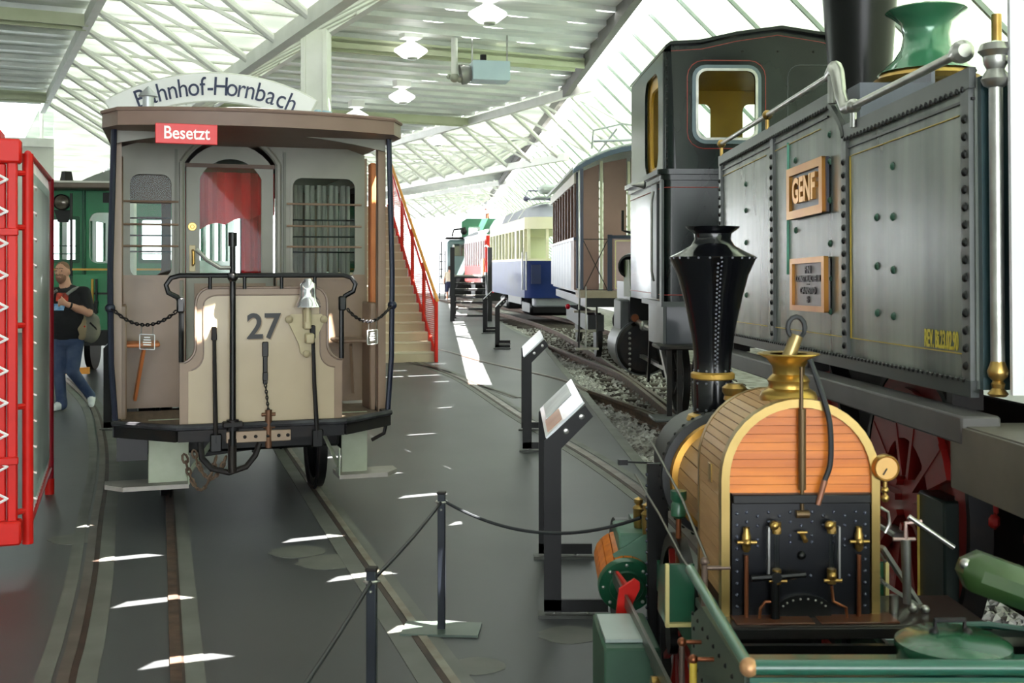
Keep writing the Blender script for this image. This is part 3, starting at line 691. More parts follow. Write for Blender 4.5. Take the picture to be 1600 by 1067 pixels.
tp('tow_chain', MB().add(*(lambda q: (q.v, q.f))(chain((-.50,0,.52), (-.30,-.02,.50), .22, 18, .008))).add(*(lambda q: (q.v, q.f))(chain((-.44,.02,.54), (-.24,-.04,.50), .16, 16, .008))), mat('rusty chain', '#6a5747', .7, .4, '#4a3a2f', 9, .8))
# boarding steps
for s_ in (-1, 1):
    x0 = .72 if s_ > 0 else -.58; b = MB(); b.box((x0, .55, .46), (.19 if s_ > 0 else .27, .02, .46), None, .004); sp = tp('step_bracket', b, T_step)
    b = MB(); b.plate([(x0-s_*.13, .42), (x0+s_*.22, .42), (x0+s_*.32, .56), (x0+s_*.32, .70), (x0-s_*.13, .70)] if s_ > 0 else [(x0+.13, .42), (x0+.13, .70), (x0-.42, .70), (x0-.42, .56), (x0-.30, .42)], (), (0,0,.24), (1,0,0), (0,1,0), .03)
    tp('step_tread', b, mat('grey step board', '#a7a19b', .5, 0, '#8b857f', 5, .7), sp)
    b = MB(); b.box((x0, .535, .66), (.28, .03, .035), None, .004)
    for k in range(4): b.stud((x0-.09+.06*k, .52, .66), (0,-1,0), .008)
    tp('step_hinge', b, M_black, sp); tp('step_stay', MB().bar((x0-s_*.12, .5, .30), (x0-s_*.30, .15, .62), .012, .03), T_step, sp)
    tp('corner_bracket', MB().plate([(0,0),(.14,0),(0,.2)], (), (x0-s_*.13, .42, .25), (0,1,0), (0,0,1), .01), T_step, sp)
b = MB(); b.tube([(HW,.36,.64), (HW-.02,.36,.55), (HW-.1,.4,.50)], .014); tp('step_hook', b, M_iron)
# ------------------------------------------------------------------ big riveted tank engine on the right (local: y away, x into the engine)
G_plate = mat('tank grey with reflections', '#868c85', .24, 0, '#414a46', 1.5, 1.0, 0, (1, 2.4, .35), detail=5, lo=.32, hi=.68, spec=.45)  # vertical streaks are reflections painted into the plate colour
G_band = mat('tank angle grey', '#5c5f5e', .4, .3, '#4a4d4d', 4, .6)
G_rivet = mat('rivet green', '#2b3b33', .4, .2)
G_dark = mat('engine dark green', '#182421', .3, 0, '#101817', 3, .7, spec=.35)
G_yel = mat('yellow lining', '#c2a63c', .5)
gen = thing('tank_locomotive', 'huge riveted grey green tank engine with brass GENF nameplate', 'locomotive', (1.665, 4.1, 0), .016)
gen.rotation_euler = (-.018, 0, .016)
def gp(name, mb, m, parent=None, **k): return link(name, mb, m, parent or gen, **k)
LT = 4.62; ZL, ZH, Z0 = 2.43, 2.63, 1.31
notch = [(1.50, ZL)] + [(1.50 + .30*(1-math.cos(R(90*k/6))) if False else 1.50 + .22*math.sin(R(90*k/6))**1.0*k/6 + .02*k/6, ZL + (ZH-ZL)*k/6) for k in range(1, 7)]
top_line = [(0, ZL)] + notch + [(LT, ZH)]
tank = gp('side_tank', MB().plate([(LT, Z0), (0, Z0)][::-1] + [(LT, ZH)] + notch[::-1] + [(0, ZL)], (), (.03,0,0), (0,1,0), (0,0,1), .06), G_plate)
gp('tank_body', MB().box((1.0, LT/2+.02, 1.86), (1.9, LT-.06, 1.0)), G_dark, tank)
gp('tank_end', MB().box((.09, -.015, 1.87), (.16, .03, 1.12)), mat('tank end blue green', '#2d464b', .3, .2, '#22363b', 3, .6, coat=.4), tank)
# angle strips
b = MB(); b.bar((-.008,0,ZL+.0), (-.008,1.50,ZL+.0), .025, .075); gp('top_angle', b, G_band, tank)
b = MB(); b.bar((-.008,1.74,ZH), (-.008,LT,ZH), .025, .075); gp('top_angle', b, G_band, tank)
b = MB(); b.tube([(-.008, y_, z-.02) for y_, z in notch], .022, 6); gp('notch_angle', b, G_band, tank)
b = MB(); b.plate([(1.50,ZL),(1.74,ZH),(1.62,ZH),(1.44,ZL+.05)], (), (.12,0,0), (0,1,0), (0,0,1), .03); b.box((.25,1.55,2.55), (.4,.2,.24)); gp('notch_casing', b, mat('blue grey casing', '#6a6d7c', .45, .2), tank)
b = MB(); b.bar((-.008,0,Z0+.0), (-.008,LT,Z0+.0), .03, .06); gp('bottom_angle', b, G_dark, tank)
b = MB(); b.bar((-.004,0,ZL-.075), (-.004,1.46,ZL-.075), .012, .01); b.bar((-.004,1.8,ZH-.075), (-.004,LT,ZH-.075), .012, .01); gp('beading', b, M_black, tank)
for y_ in (.05, 1.50, 2.96, LT-.04):
    zt = ZL if y_ < 1.6 else ZH
    b = MB(); b.box((-.008, y_, (Z0+zt)/2), (.02, .075, zt-Z0)); gp('butt_strip', b, G_band, tank)
b = MB()
for y_ in (.05, 1.50, 2.96, LT-.04):
    zt = ZL if y_ < 1.6 else ZH; n = int((zt-Z0-.14)/.064)
    for k in range(n): b.stud((-.018, y_, Z0+.08+.064*k), (-1,0,0), .017)
stuff(gp('strip_rivets', b, M_black, tank))
b = MB()
for y_ in (.005,):
    for k in range(12): b.stud((.13, -.03, 1.45+.075*k), (0,-1,0), .014)
stuff(gp('end_rivets', b, M_black, tank))
b = MB(); n = 90
for k in range(n):
    y_ = .06 + (LT-.1)*k/n; b.stud((-.02, y_, Z0+.028), (-1,0,0), .011, 5)
    zt = ZL if y_ < 1.48 else ZH
    if y_ < 1.48 or y_ > 1.76: b.stud((-.02, y_, zt-.034), (-1,0,0), .012, 5)
stuff(gp('edge_rivets', b, M_black, tank))
b = MB()
for y_, zs in ((.85, (1.55, 1.75, 1.98, 2.20)), (1.06, (1.56, 1.77, 1.99)), (1.78, (1.55, 1.72, 1.9, 2.12, 2.32, 2.46)), (2.45, (1.74, 2.0, 2.4)), (3.75, (1.62, 1.8, 1.98, 2.2, 2.38))):
    for z in zs: b.stud((0, y_, z), (-1,0,0), .019)
stuff(gp('stay_rivets', b, mat('stay head green', '#2f5a48', .35), tank))
def yline(pts):
    q = MB()
    for a, c in zip(pts, pts[1:]): q.bar((-.002, a[0], a[1]), (-.002, c[0], c[1]), .004, .009, (1,0,0))
    return q
gp('yellow_lining', yline([(.13, ZL-.12), (1.42, ZL-.12)]), G_yel, tank); gp('yellow_lining', yline([(.10, Z0+.12), (1.44, Z0+.12)]), G_yel, tank); gp('yellow_lining', yline([(1.44, Z0+.12), (1.44, ZL-.12)]), G_yel, tank)
gp('yellow_lining', yline([(1.56, Z0+.12), (3.0, Z0+.12)]), G_yel, tank); gp('yellow_lining', yline([(3.16, Z0+.12), (LT-.1, Z0+.12)]), G_yel, tank); gp('yellow_lining', yline([(1.95, ZH-.12), (3.0, ZH-.12)]), G_yel, tank); gp('yellow_lining', yline([(3.16, ZH-.12), (LT-.1, ZH-.12)]), G_yel, tank)
gp('turquoise_stripe', MB().bar((-.002, 2.62, 1.75), (-.002, 2.60, 2.52), .003, .022, (1,0,0)), mat('turquoise tape', '#6fc0a4', .5), tank)
UG = (0,-1,0); VG = (0,0,1)
gp('revision_lettering', place(text_mb('REV. Bi.23.02.90', .098, .002, .0015, 0, .52), (-.003, .325, 1.47), UG, VG), mat('letter yellow', '#d3c13c', .5), tank)
# nameplates
np_ = gp('nameplate', MB().plate(rrect(-.36,-.145,.36,.145,.008), (), (-.016, 2.14, 2.205), UG, VG, .02), mat('plate blue grey', '#5b5b66', .35, .3), tank)
gp('plate_rim', MB().plate(rrect(-.36,-.145,.36,.145,.008), [rrect(-.30,-.10,.30,.10,.004)], (-.032, 2.14, 2.205), UG, VG, .024), mat('nameplate brass', '#c08a42', .32, .75, '#a8602e', 3, .6), tank)
gp('plate_lettering', place(text_mb('GENF', .19, .02, .006, 0, .98), (-.035, 2.14, 2.205), UG, VG), mat('plate gold', '#e0a860', .3, .8), tank)
np2 = gp('maker_plate', MB().plate(rrect(-.33,-.135,.33,.135,.006), (), (-.016, 2.10, 1.69), UG, VG, .02), mat('plate pale pewter', '#8d8488', .4, .3), tank)
gp('plate_rim', MB().plate(rrect(-.34,-.145,.34,.145,.006), [rrect(-.29,-.115,.29,.115,.004)], (-.03, 2.10, 1.69), UG, VG, .024), mat('nameplate brass', '#c08a42', .32, .75, '#a8602e', 3, .6), tank)
b = MB()
for s_, dz, sz, sx in (('F.N', .078, .055, 1.4), ('CONSTRUCTEUR', .03, .047, 1.35), ('- -', 0.003, .03, 1.5), ('CANSTD', -.035, .052, 1.5), ('S', -.083, .05, 1.5)): q = place(text_mb(s_, sz, .008, .0015, 0, sx), (-.03, 2.10, 1.69+dz), UG, VG); b.add(q.v, q.f)
gp('maker_lettering', b, mat('dark raised letters', '#3d3438', .4), tank)
# handrails
b = MB(); b.cyl((-.02, LT-.1, 2.75), (-.02, 1.72, 2.75), .016); hr1 = gp('upper_handrail', b, M_steel)
for y_ in (LT-.12, 3.05): gp('rail_knob', MB().sphere((-.02,y_,2.75), .032).cyl((-.02,y_,2.75), (-.02,y_,2.66), .012), M_brass, hr1)
b = MB(); b.tube([(-.02,1.72,2.75), (-.02,1.62,2.77), (-.03,1.55,2.73), (-.03,1.50,2.62), (-.03,1.42,2.54), (-.03,1.32,2.535)], [.028,.04,.036,.03,.03,.026], 10); b.cyl((-.02,1.66,2.76), (-.02,1.66,2.6), .026); gp('rail_bracket', b, M_steel)
b = MB(); b.cyl((-.03,1.32,2.53), (-.03,.02,2.53), .018, None, 12); hr2 = gp('lower_handrail', b, M_steel)
gp('rail_knob', MB().sphere((-.03,1.30,2.53), .036).cyl((-.03,1.30,2.53), (-.03,1.30,2.43), .016), M_steel, hr2)
gp('rail_knob', MB().lathe([(.02,-.05),(.03,-.04),(.03,-.02),(.042,0),(.042,.025),(.025,.04),(0,.04)], (-.03,.05,2.53), (0,-1,0), 14), M_steel, hr2)
b = MB(); b.cyl((.045,-.07,1.38), (.045,-.07,2.40), .024, None, 12); po = gp('corner_pillar', b, M_steel)
gp('pillar_foot', MB().lathe([(0,1.29),(.026,1.29),(.036,1.30),(.02,1.32),(.024,1.335),(.017,1.345),(.032,1.36),(.036,1.38),(.028,1.40),(.022,1.42)], (.045,-.07,0), n=16), M_brass, po)
gp('pillar_head', MB().lathe([(.024,2.38),(.042,2.39),(.05,2.41),(.04,2.43),(.03,2.445),(.042,2.47),(.042,2.49),(.06,2.51),(.05,2.535),(0,2.55)], (.045,-.07,0), n=16), M_steel, po)
gp('hanging_chain', chain((.09,-.09,2.46), (.45,-.12,2.25), .10, 15, .008), M_iron, po)
gp('cab_sheet', MB().box((1.0,-.12,2.05), (1.86,.02,1.5)), mat('pale cab sheet', '#dcdbe2', .45, 0, '#cfced6', 2, .5))
# footplate and frame
b = MB(); b.box((-.05, 2.3, 1.18), (.14, 4.9, .1), None, .008); gp('running_board', b, mat('footplate grey', '#5a5758', .45, .2, '#4a4748', 4, .6))
b = MB(); b.box((.9, -.42, 1.17), (2.0, .75, .05)); b.box((-.09, -.42, 1.08), (.05, .75, .22)); gp('rear_step_plate', b, mat('step plate grey', '#6b665f', .5, .1, '#57534d', 4, .7))
for y_ in (.35, 2.4, 4.4): gp('tank_bracket', MB().box((.1,y_,1.26), (.12,.06,.12)), M_iron)
gp('frame_plate', MB().box((.55,1.9,.72), (.04,5.6,.9)), mat('frame grey', '#2b2a29', .6, 0, '#201f1f', 3, .6, spec=.2))
red2 = mat('wheel red', '#8f1512', .4, 0, '#6f100e', 4, .5, coat=.2)
for y_ in (1.35, 3.05):
    w_ = gp('wheel', MB().lathe([(.0,.05),(.12,.05),(.12,.02),(.50,.01),(.52,.045),(.64,.045),(.64,-.05),(.0,-.05)], (.30,y_,.66), (-1,0,0), 36), red2)
    gp('wheel_tyre', MB().lathe([(.645,.05),(.68,.05),(.68,-.05),(.645,-.05)], (.30,y_,.66), (-1,0,0), 36), M_iron, w_)
    for k in range(10):
        an = 2*math.pi*k/10; gp('spoke', MB().bar((.245,y_+.12*math.cos(an),.66+.12*math.sin(an)), (.245,y_+.54*math.cos(an),.66+.54*math.sin(an)), .03, .06, (1,0,0)), red2, w_)
    gp('counterweight', MB().plate([(.30*math.cos(R(a)), .30*math.sin(R(a))) for a in range(20,161,10)] + [(.54*math.cos(R(a)), .54*math.sin(R(a))) for a in range(160,19,-10)], (), (.235,y_,.66), (0,1,0), (0,0,1), .03), red2, w_)
for y_ in (.30, .72): gp('spring_hanger', MB().bar((.36,y_,1.12), (.36,y_,.72), .05, .05, (1,0,0), .01).box((.35,y_,.70), (.06,.12,.07), None, .02), red2)
for k in range(6): gp('spring_leaf', MB().box((.40,.51,1.06-.028*k), (.07,.42-.055*k,.022), None, .004), red2)
gp('coupling_rod', MB().bar((.2,1.35,.50), (.2,3.05,.50), .03, .08, (1,0,0), .008), M_steel)
b = MB(); b.box((.42,-.35,.55), (.06,.5,1.1)); b.bar((.36,-.1,1.0), (.30,-.6,.3), .05); gp('draw_gear', b, M_black)
gp('yellow_edged_box', MB().box((.25,.95,.45), (.12,.30,.62), None, .01), G_dark)
b = MB(); b.bar((.185,1.08,.16), (.185,1.08,.74), .004, .012, (1,0,0)); b.bar((.185,1.08,.16), (.185,1.02,.16), .004, .012, (1,0,0)); gp('box_lining', b, G_yel)
# boiler fittings seen above the tank
gp('boiler', MB().lathe([(0,-.1),(.55,-.1),(.55,5.4),(0,5.4)], (1.0,0,2.0), (0,1,0), 32), G_dark)
gp('chimney', MB().lathe([(.17,2.3),(.185,2.6),(.20,2.9),(.24,3.4),(.30,4.2),(.32,4.3),(.28,4.3)], (1.06,4.6,0), n=28), mat('chimney black', '#0a0b0c', .28, 0, '#060707', 4, .5, spec=.25))
gp('chimney_seam', MB().lathe([(.212,3.02),(.216,3.03),(.218,3.05),(.214,3.06)], (1.06,4.6,0), n=28), M_iron)
dm = gp('steam_dome', MB().lathe([(.30,3.030),(.28,3.050),(.20,3.120),(.155,3.190),(.14,3.270),(.155,3.350),(.21,3.400),(.25,3.425),(.24,3.435),(.12,3.450),(0,3.40)], (1.02,3.15,0), n=32), mat('dome green', '#3f7a5c', .2, .2, '#356b50', 4, .5, coat=.6))
gp('dome_ring', MB().lathe([(.27,2.950),(.31,2.960),(.325,2.990),(.31,2.975),(.28,3.040)], (1.02,3.15,0), n=32), M_brass, dm)
gp('dome_knob', MB().sphere((1.02,3.15,3.45), .045).cyl((1.02,3.15,3.39), (1.02,3.15,3.45), .015), M_steel, dm)
gp('dome_pipe', MB().cyl((1.36,2.9,2.75), (1.36,2.9,3.35), .03), M_brass, dm)
hol = [[(a, 2.74), (a+.08, 2.74), (a+.08, 2.82), (a, 2.82)] for a in (2.35, 2.62, 2.9, 3.2)]
gp('slotted_plate', MB().plate([(2.0,2.45),(4.0,2.45),(4.0,2.86),(2.0,2.86)], hol, (.62,0,0), (0,1,0), (0,0,1), .02), mat('slotted plate', '#6f7080', .45, .2))
b = MB()
for k in range(12): b.stud((.605, 2.05+.17*k, 2.66), (-1,0,0), .018)
stuff(gp('plate_rivets', b, M_iron))
gp('yellow_plate', MB().box((.5,2.55,2.62), (.02,.5,.08)), mat('yellow plate', '#e3c62e', .5))

# ------------------------------------------------------------------ black green tram engine behind the tank engine
B_body = mat('engine black green', '#16211f', .2, 0, '#080d10', 1.6, 1.0, 0, (1,1,.4), spec=.28, lo=.4, hi=.6)
B_grey = mat('engine grey steel', '#55585a', .4, .1, '#404346', 3, .6, spec=.3)
B_ochre = mat('ochre lining paint', '#d2a43a', .5, 0, '#b8882a', 3, .6)
B_redl = mat('red line', '#a03028', .5)
eng = thing('tram_engine', 'tall black green steam tram engine with a rounded rear window', 'locomotive', (1.50, 11.25, 0), .035)
def ep(name, mb, m, parent=None, **k): return link(name, mb, m, parent or eng, **k)
W = 2.2; LB = 3.4
win = rrect(.31, 3.0, .88, 3.66, .09); win2 = rrect(1.32, 3.0, 1.89, 3.66, .09)
top = [(0, 3.86), (.05, 3.90), (.35, 3.92), (.7, 4.0), (1.1, 4.06), (1.5, 4.0), (1.85, 3.92), (2.15, 3.90), (2.2, 3.86)]
cab = ep('cab_rear', MB().plate([(.1, 2.68), (W-.1, 2.68)] + top[::-1][1:-1], [win], (0,0,0), (1,0,0), (0,0,1), .03), B_body)
for s_, x in ((1, .1), (-1, W-.1)):
    b = MB(); b.lathe([(.1, 2.68), (.1, 3.88)], (x, .085, 0), (0,0,1), 8, R(180) if s_ > 0 else R(270), R(270) if s_ > 0 else R(360)); ep('corner_plate', b, B_body, cab)
op = rrect(.35, 2.72, 1.25, 3.72, .2)
sdw = ep('cab_side', MB().plate([(.08, 2.68), (2.3, 2.68), (2.3, 3.86), (.08, 3.86)], [op], (0,0,0), (0,1,0), (0,0,1), .03), B_body)
ep('inner_lining', MB().plate(rrect(.30, 2.70, 1.30, 3.74, .2), [rrect(.5, 2.78, 1.15, 3.6, .15)], (.05,0,0), (0,1,0), (0,0,1), .03), B_ochre, sdw)
ep('cab_front', MB().plate([(0, 2.68), (W, 2.68), (W, 3.86), (1.1, 4.02), (0, 3.86)], [rrect(.50, 3.15, .92, 3.66, .08), rrect(1.3, 3.1, 1.8, 3.66, .08)], (0,2.3,0), (1,0,0), (0,0,1), .03), B_ochre)
ep('cab_far_side', MB().plate([(.08, 2.68), (2.3, 2.68), (2.3, 3.86), (.08, 3.86)], [rrect(.4,2.95,1.9,3.66,.1)], (W,0,0), (0,1,0), (0,0,1), .03), B_ochre)
ep('cab_ceiling', MB().box((W/2,1.15,3.83), (W-.06,2.25,.03)), B_ochre)
ep('panel_outline', MB().tube([(p[0], -.016, p[1]) for p in rrect(1.2,2.95,1.85,3.72,.12)], .004, 4, True), B_grey, cab)
for w_ in (win,):
    xs = [p[0] for p in w_]; x0, x1 = min(xs), max(xs)
    f_ = ep('window_frame', MB().plate(rrect(x0-.055, 2.945, x1+.055, 3.715, .13), [rrect(x0, 3.0, x1, 3.66, .09)], (0,-.02,0), (1,0,0), (0,0,1), .03), mat('blue grey frame', '#5a6870', .3, .3), cab)
    ep('window_ring', MB().plate(rrect(x0-.02, 2.98, x1+.02, 3.68, .10), [rrect(x0+.005, 3.005, x1-.005, 3.655, .085)], (0,-.04,0), (1,0,0), (0,0,1), .012), M_steel, cab)
    ep('pane', MB().plate(w_, (), (0,0,0), (1,0,0), (0,0,1), .005), M_glass, cab)
    o_ = rrect(x0-.1, 2.90, x1+.1, 3.76, .16); ep('red_lining', MB().tube([(p[0], -.017, p[1]) for p in o_], .004, 4, True), B_redl, cab)
ep('red_lining', MB().tube([(p[0], -.017, p[1]-.05) for p in top[1:-1]], .004, 4), B_redl, cab)
rt = [(p[0]-.02 if p[0] < 1.1 else p[0]+.02, p[1]) for p in top]
ep('roof', MB().plate([(p[0], p[1]+.0) for p in rt] + [(p[0], p[1]+.03) for p in rt[::-1]], (), (0,1.15,0), (1,0,0), (0,0,1), 2.5), B_body)
b = MB()
for k in range(18): b.stud((.02, .03, 2.74+.065*k), (-.7,-.7,0), .012)
for k in range(3): b.stud((.75+.35*k, -.015, 3.85), (0,-1,0), .012)
stuff(ep('cab_rivets', b, M_iron))
# lower body
lb = ep('lower_body', MB().plate(rrect(-.02, -.02, W+.02, 2.4, .08), (), (0,0,2.02), (1,0,0), (0,1,0), 1.26), B_body)
ep('ledge', MB().plate(rrect(-.09, -.09, W+.09, 2.45, .12), (), (0,0,2.67), (1,0,0), (0,1,0), .05).plate(rrect(-.05, -.05, W+.05, 2.42, .1), (), (0,0,2.62), (1,0,0), (0,1,0), .06), B_body)
for z in (2.52, 1.47): ep('red_lining', MB().tube([(p[0], p[1], z) for p in rrect(-.027, -.027, W+.027, 2.4, .08)], .004, 4, True), B_redl, lb)
ep('corner_strip', MB().box((-.03, .45, 2.0), (.03, .35, 1.15)), B_grey, lb); ep('corner_strip', MB().box((-.03, .05, 2.0), (.025, .12, 1.2)), B_grey, lb)
ep('grab_rail', MB().tube([(-.07,.3,2.5), (-.09,.3,2.4), (-.09,.3,1.7), (-.07,.3,1.6)], .013), M_steel, lb)
ep('tap_handle', MB().tube([(.70,-.09,2.64), (.70,-.13,2.6), (.72,-.13,2.5), (.8,-.13,2.48)], .012), M_steel, lb)
ep('coupling_eye', MB().lathe([(.03,0),(.045,.02),(.03,.05),(.015,.12),(0,.16)], (-.12,.5,2.58), (-1,0,0), 10), M_steel, lb)
# frame and running gear
ep('frame_box', MB().box((1.1, .55, 1.17), (2.2, 1.1, .44), None, .01), mat('dark blue steel', '#2b3038', .35, .2, '#22262d', 3, .6, coat=.3)); ep('frame_shelf', MB().box((1.1, .6, 1.38), (2.3, 1.3, .05)), B_grey)
ep('side_plate', MB().box((-.01, .25, 1.16), (.03, .5, .46)), B_grey)
b = MB(); b.box((.15, -.02, .97), (.5, .5, .04), None, .01); st_ = ep('upper_step', b, M_iron)
for x in (.02, .12): ep('step_hanger', MB().bar((x,-.1,.95), (x,-.1,.30), .02, .05), M_iron, st_)
ep('lower_step', MB().box((.12, -.1, .28), (.55, .4, .03), None, .01), B_grey, st_)
for k in range(2):
    ywh = .9 + 1.35*k; w_ = ep('wheel', MB().lathe([(.42,.04),(.46,.04),(.46,-.04),(.42,-.04),(.42,.04)], (.55,ywh,.46), (-1,0,0), 32), M_iron)
    for a in range(10): an = 2*math.pi*a/10; ep('spoke', MB().bar((.55,ywh,.46), (.55,ywh+.43*math.cos(an),.46+.43*math.sin(an)), .025, .03, (1,0,0)), M_iron, w_)
    ep('hub', MB().lathe([(.08,.06),(.08,-.06),(0,-.06)], (.55,ywh,.46), (-1,0,0), 12), M_iron, w_)
b = MB(); b.box((.25, 3.75, 1.05), (.5, .7, .55), None, .02); b.lathe([(0,-.42),(.36,-.42),(.36,.42),(0,.42)], (.28,3.75,.72), (0,1,0), 28); cy = ep('cylinder_block', b, B_grey)
ep('cylinder_cover', MB().lathe([(0,.04),(.30,.04),(.34,.0),(.34,-.02)], (.28,3.32,.72), (0,-1,0), 28), M_iron, cy)
ep('piston_rod', MB().cyl((.2,3.3,1.05), (.35,1.6,.95), .035), M_steel, cy); ep('crosshead', MB().box((.24,2.9,1.02), (.12,.2,.12), None, .02), M_steel, cy)
ep('oil_cup', MB().lathe([(.02,0),(.05,.03),(.05,.09),(.03,.11),(0,.13)], (.2,3.4,1.33), n=10), M_brass, cy); ep('oil_cup', MB().lathe([(.05,-.1),(.06,0),(.05,.1),(0,.1)], (.16,3.32,1.10), (0,-1,0), 10), M_copper, cy)
b = MB()
for k in range(8): b.stud((.10, 3.28, .45+.065*k), (0,-1,0), .02)
stuff(ep('cover_bolts', b, M_steel))
ep('connecting_rod', MB().bar((.2,1.6,.95), (.2,.95,.5), .04, .07), M_steel); ep('guide_bar', MB().bar((.25,1.5,.62), (.25,3.3,.62), .05, .04), M_steel)
ep('valve_gear', MB().bar((.2,2.2,1.1), (.2,2.4,.4), .03, .06).bar((.2,2.4,.4), (.3,3.2,.5), .03, .05).bar((.3,1.8,.5), (.1,1.6,1.1), .03, .05), M_iron)
ep('boiler', MB().lathe([(0,0),(.5,0),(.5,2.2),(0,2.2)], (1.1,2.4,1.9), (0,1,0), 28), B_body); ep('smokebox_stand', MB().box((.8,3.9,1.3), (1.4,1.3,.5)), M_black); ep('side_box', MB().plate([(0,0),(.6,0),(.6,.45),(.1,.45)], (), (.3,2.5,1.38), (0,1,0), (0,0,1), .6), mat('olive splash plate', '#5d6b45', .5))
ep('front_buffer', MB().lathe([(.06,0),(.06,.25),(.2,.27),(.2,.31),(0,.33)], (.25,4.4,1.0), (0,1,0), 20), M_iron)
ep('rear_lamp', MB().lathe([(0,0),(.15,0),(.165,.07),(.15,.15),(.12,.17)], (.12,3.1,1.75), (-.5,-1,0), 20), M_black); ep('lamp_stack', MB().cyl((.12,3.0,1.95), (.12,3.0,2.2), .04), M_copper)
ep('bent_handrail', MB().tube([(.0,3.2,2.45), (.0,3.2,2.2), (.1,3.2,2.17), (.4,3.2,2.17)], .018), M_iron)
# ------------------------------------------------------------------ carriages further along the row
C_brown = mat('carriage pink brown', '#8f7068', .5, 0, '#7d6159', 2, .6)
C_blue = mat('carriage blue black', '#28324a', .35, .05, '#1e2638', 3, .6, coat=.4)
C_roof = mat('carriage roof grey', '#c3cac8', .5, 0, '#b2b9b8', 2, .5)
def arch_roof(w, rise, z, L_, over, t=.05):
    pts = []; n = 12
    for k in range(n+1): u = -1 + 2*k/n; pts.append((w/2 + u*(w/2+over), z + rise*(1-u*u)))
    return MB().plate(pts + [(a, b_+t) for a, b_ in pts[::-1]], (), (0, L_/2, 0), (1,0,0), (0,0,1), L_)
car = thing('platform_carriage', 'old carriage with brown end panels and an open end platform', 'railway carriage', (1.18, 20.0, 0), .025)
def cp_(name, mb, m, parent=None, **k): return link(name, mb, m, parent or car, **k)
cw = 2.3; cl = 8.2; z0, z1 = 1.32, 3.42
cp_('roof', arch_roof(cw, .42, z1+.02, cl+.3, .12), C_roof); b = arch_roof(cw, .42, z1-.06, .06, .12, .1); cp_('roof_edge', b, mat('dark blue trim', '#3a4a5c', .45))
for x0, x1 in ((.06, .42), (.50, .92), (1.0, 1.4), (1.5, 2.2)): cp_('end_panel', MB().plate([(x0, z0), (x1, z0), (x1, z1+.3*(1-(2*x1/cw-1)**2)), (x0, z1+.3*(1-(2*x0/cw-1)**2))], (), (0,.9,0), (1,0,0), (0,0,1), .04), C_brown)
for x in (.46, .96, 1.45): cp_('end_post', MB().box((x, .87, 2.5), (.05,.06,2.3)), mat('pale post', '#c9c8b0', .5))
cp_('platform', MB().box((cw/2, .45, 1.26), (cw, 1.0, .12)), mat('platform boards', '#8d7f70', .6))
cp_('corner_post', MB().box((.03, .03, 2.4), (.06,.06,2.1)), C_blue); cp_('corner_post', MB().box((.03, .86, 2.4), (.06,.08,2.1)), C_blue)
b = MB()
for a, c in (((.06,.02,1.34), (.48,.02,2.2)), ((.48,.02,1.34), (.06,.02,2.2)), ((.06,.02,2.22), (.48,.02,2.22))): b.tube([a, c], .008, 6)
cp_('gate_wires', b, M_iron)
cp_('gate_post', MB().box((.52,.02,1.8), (.08,.06,1.0)), C_blue); dp_ = cp_('door_panel', MB().box((.9,.03,1.78), (.62,.04,.9)), mat('pinkish door', '#a58a90', .5)); cp_('door_line', MB().plate(rrect(-.29,-.42,.29,.42,.01), [rrect(-.275,-.405,.275,.405,.01)], (.9,.0,1.78), (1,0,0), (0,0,1), .01), mat('cream line', '#d9cf9a', .5), dp_); cp_('door_head', MB().box((.9,.02,2.26), (.8,.06,.06)), C_blue)
n = 9; yw = [.95 + (cl-1.1)*k/n for k in range(n+1)]
for k in range(n):
    y0, y1 = yw[k], yw[k+1]
    cp_('side_panel', MB().box((0,(y0+y1)/2,1.78), (.05,y1-y0-.03,.92)), mat('polished blue side', '#565e6c', .35, 0, '#3a4252', 2, .6, spec=.2) if k else C_brown)
    cp_('window_post', MB().box((0,y0,2.8), (.06,.1,1.2)), mat('brown window post', '#6b4634', .5)); cp_('window_pane', MB().box((.02,(y0+y1)/2,2.75), (.008,y1-y0-.1,.95)), M_glassd)
cp_('cant_rail', MB().box((0,cl/2+.4,3.34), (.07,cl-.9,.18)), mat('cream cant rail', '#cfc9bc', .5)); cp_('waist_rail', MB().box((-.01,cl/2+.4,2.25), (.07,cl-.9,.05)), C_blue)
cp_('under_frame', MB().box((cw/2,cl/2,1.12), (cw-.2,cl,.16)), M_black); cp_('floor_box', MB().box((cw/2,cl/2+.4,1.3), (cw-.06,cl-.9,.06)), M_black)
cp_('far_side', MB().plate([(.9,z0),(cl,z0),(cl,z1),(.9,z1)], [[(a+.1,2.3),(a+.65,2.3),(a+.65,3.2),(a+.1,3.2)] for a in yw[:-1]], (cw,0,0), (0,1,0), (0,0,1), .05), C_brown)
for z, y_ in ((.95, .2), (.62, .0), (.32, -.15)): cp_('foot_board', MB().box((.12,y_+.2,z), (.4,.3,.03)), mat('step wood', '#8f8a82', .6))
b = MB(); b.bar((.0,.1,1.2), (-.02,.0,.3), .03); b.bar((.3,.1,1.2), (.3,.0,.3), .03); cp_('step_hanger', b, M_iron)
cp_('grab_pole', MB().cyl((-.02,-.02,1.0), (-.02,-.02,3.4), .012), M_steel); cp_('grab_pole', MB().cyl((.1,-.05,.3), (.1,-.05,1.4), .012), M_steel)
cp_('tail_lamp', MB().sphere((-.1,1.5,1.0), .05), mat('red lens', '#c8102a', .2))
for s_, y_ in ((.5, 1.9), (.5, 6.3)): cp_('wheel', MB().lathe([(0,.05),(.42,.05),(.42,-.05),(0,-.05)], (s_,y_,.45), (-1,0,0), 24), M_iron)
b = MB(); b.box((.4,4,.7), (.3,5.5,.3)); cp_('bogie_frame', b, M_black)
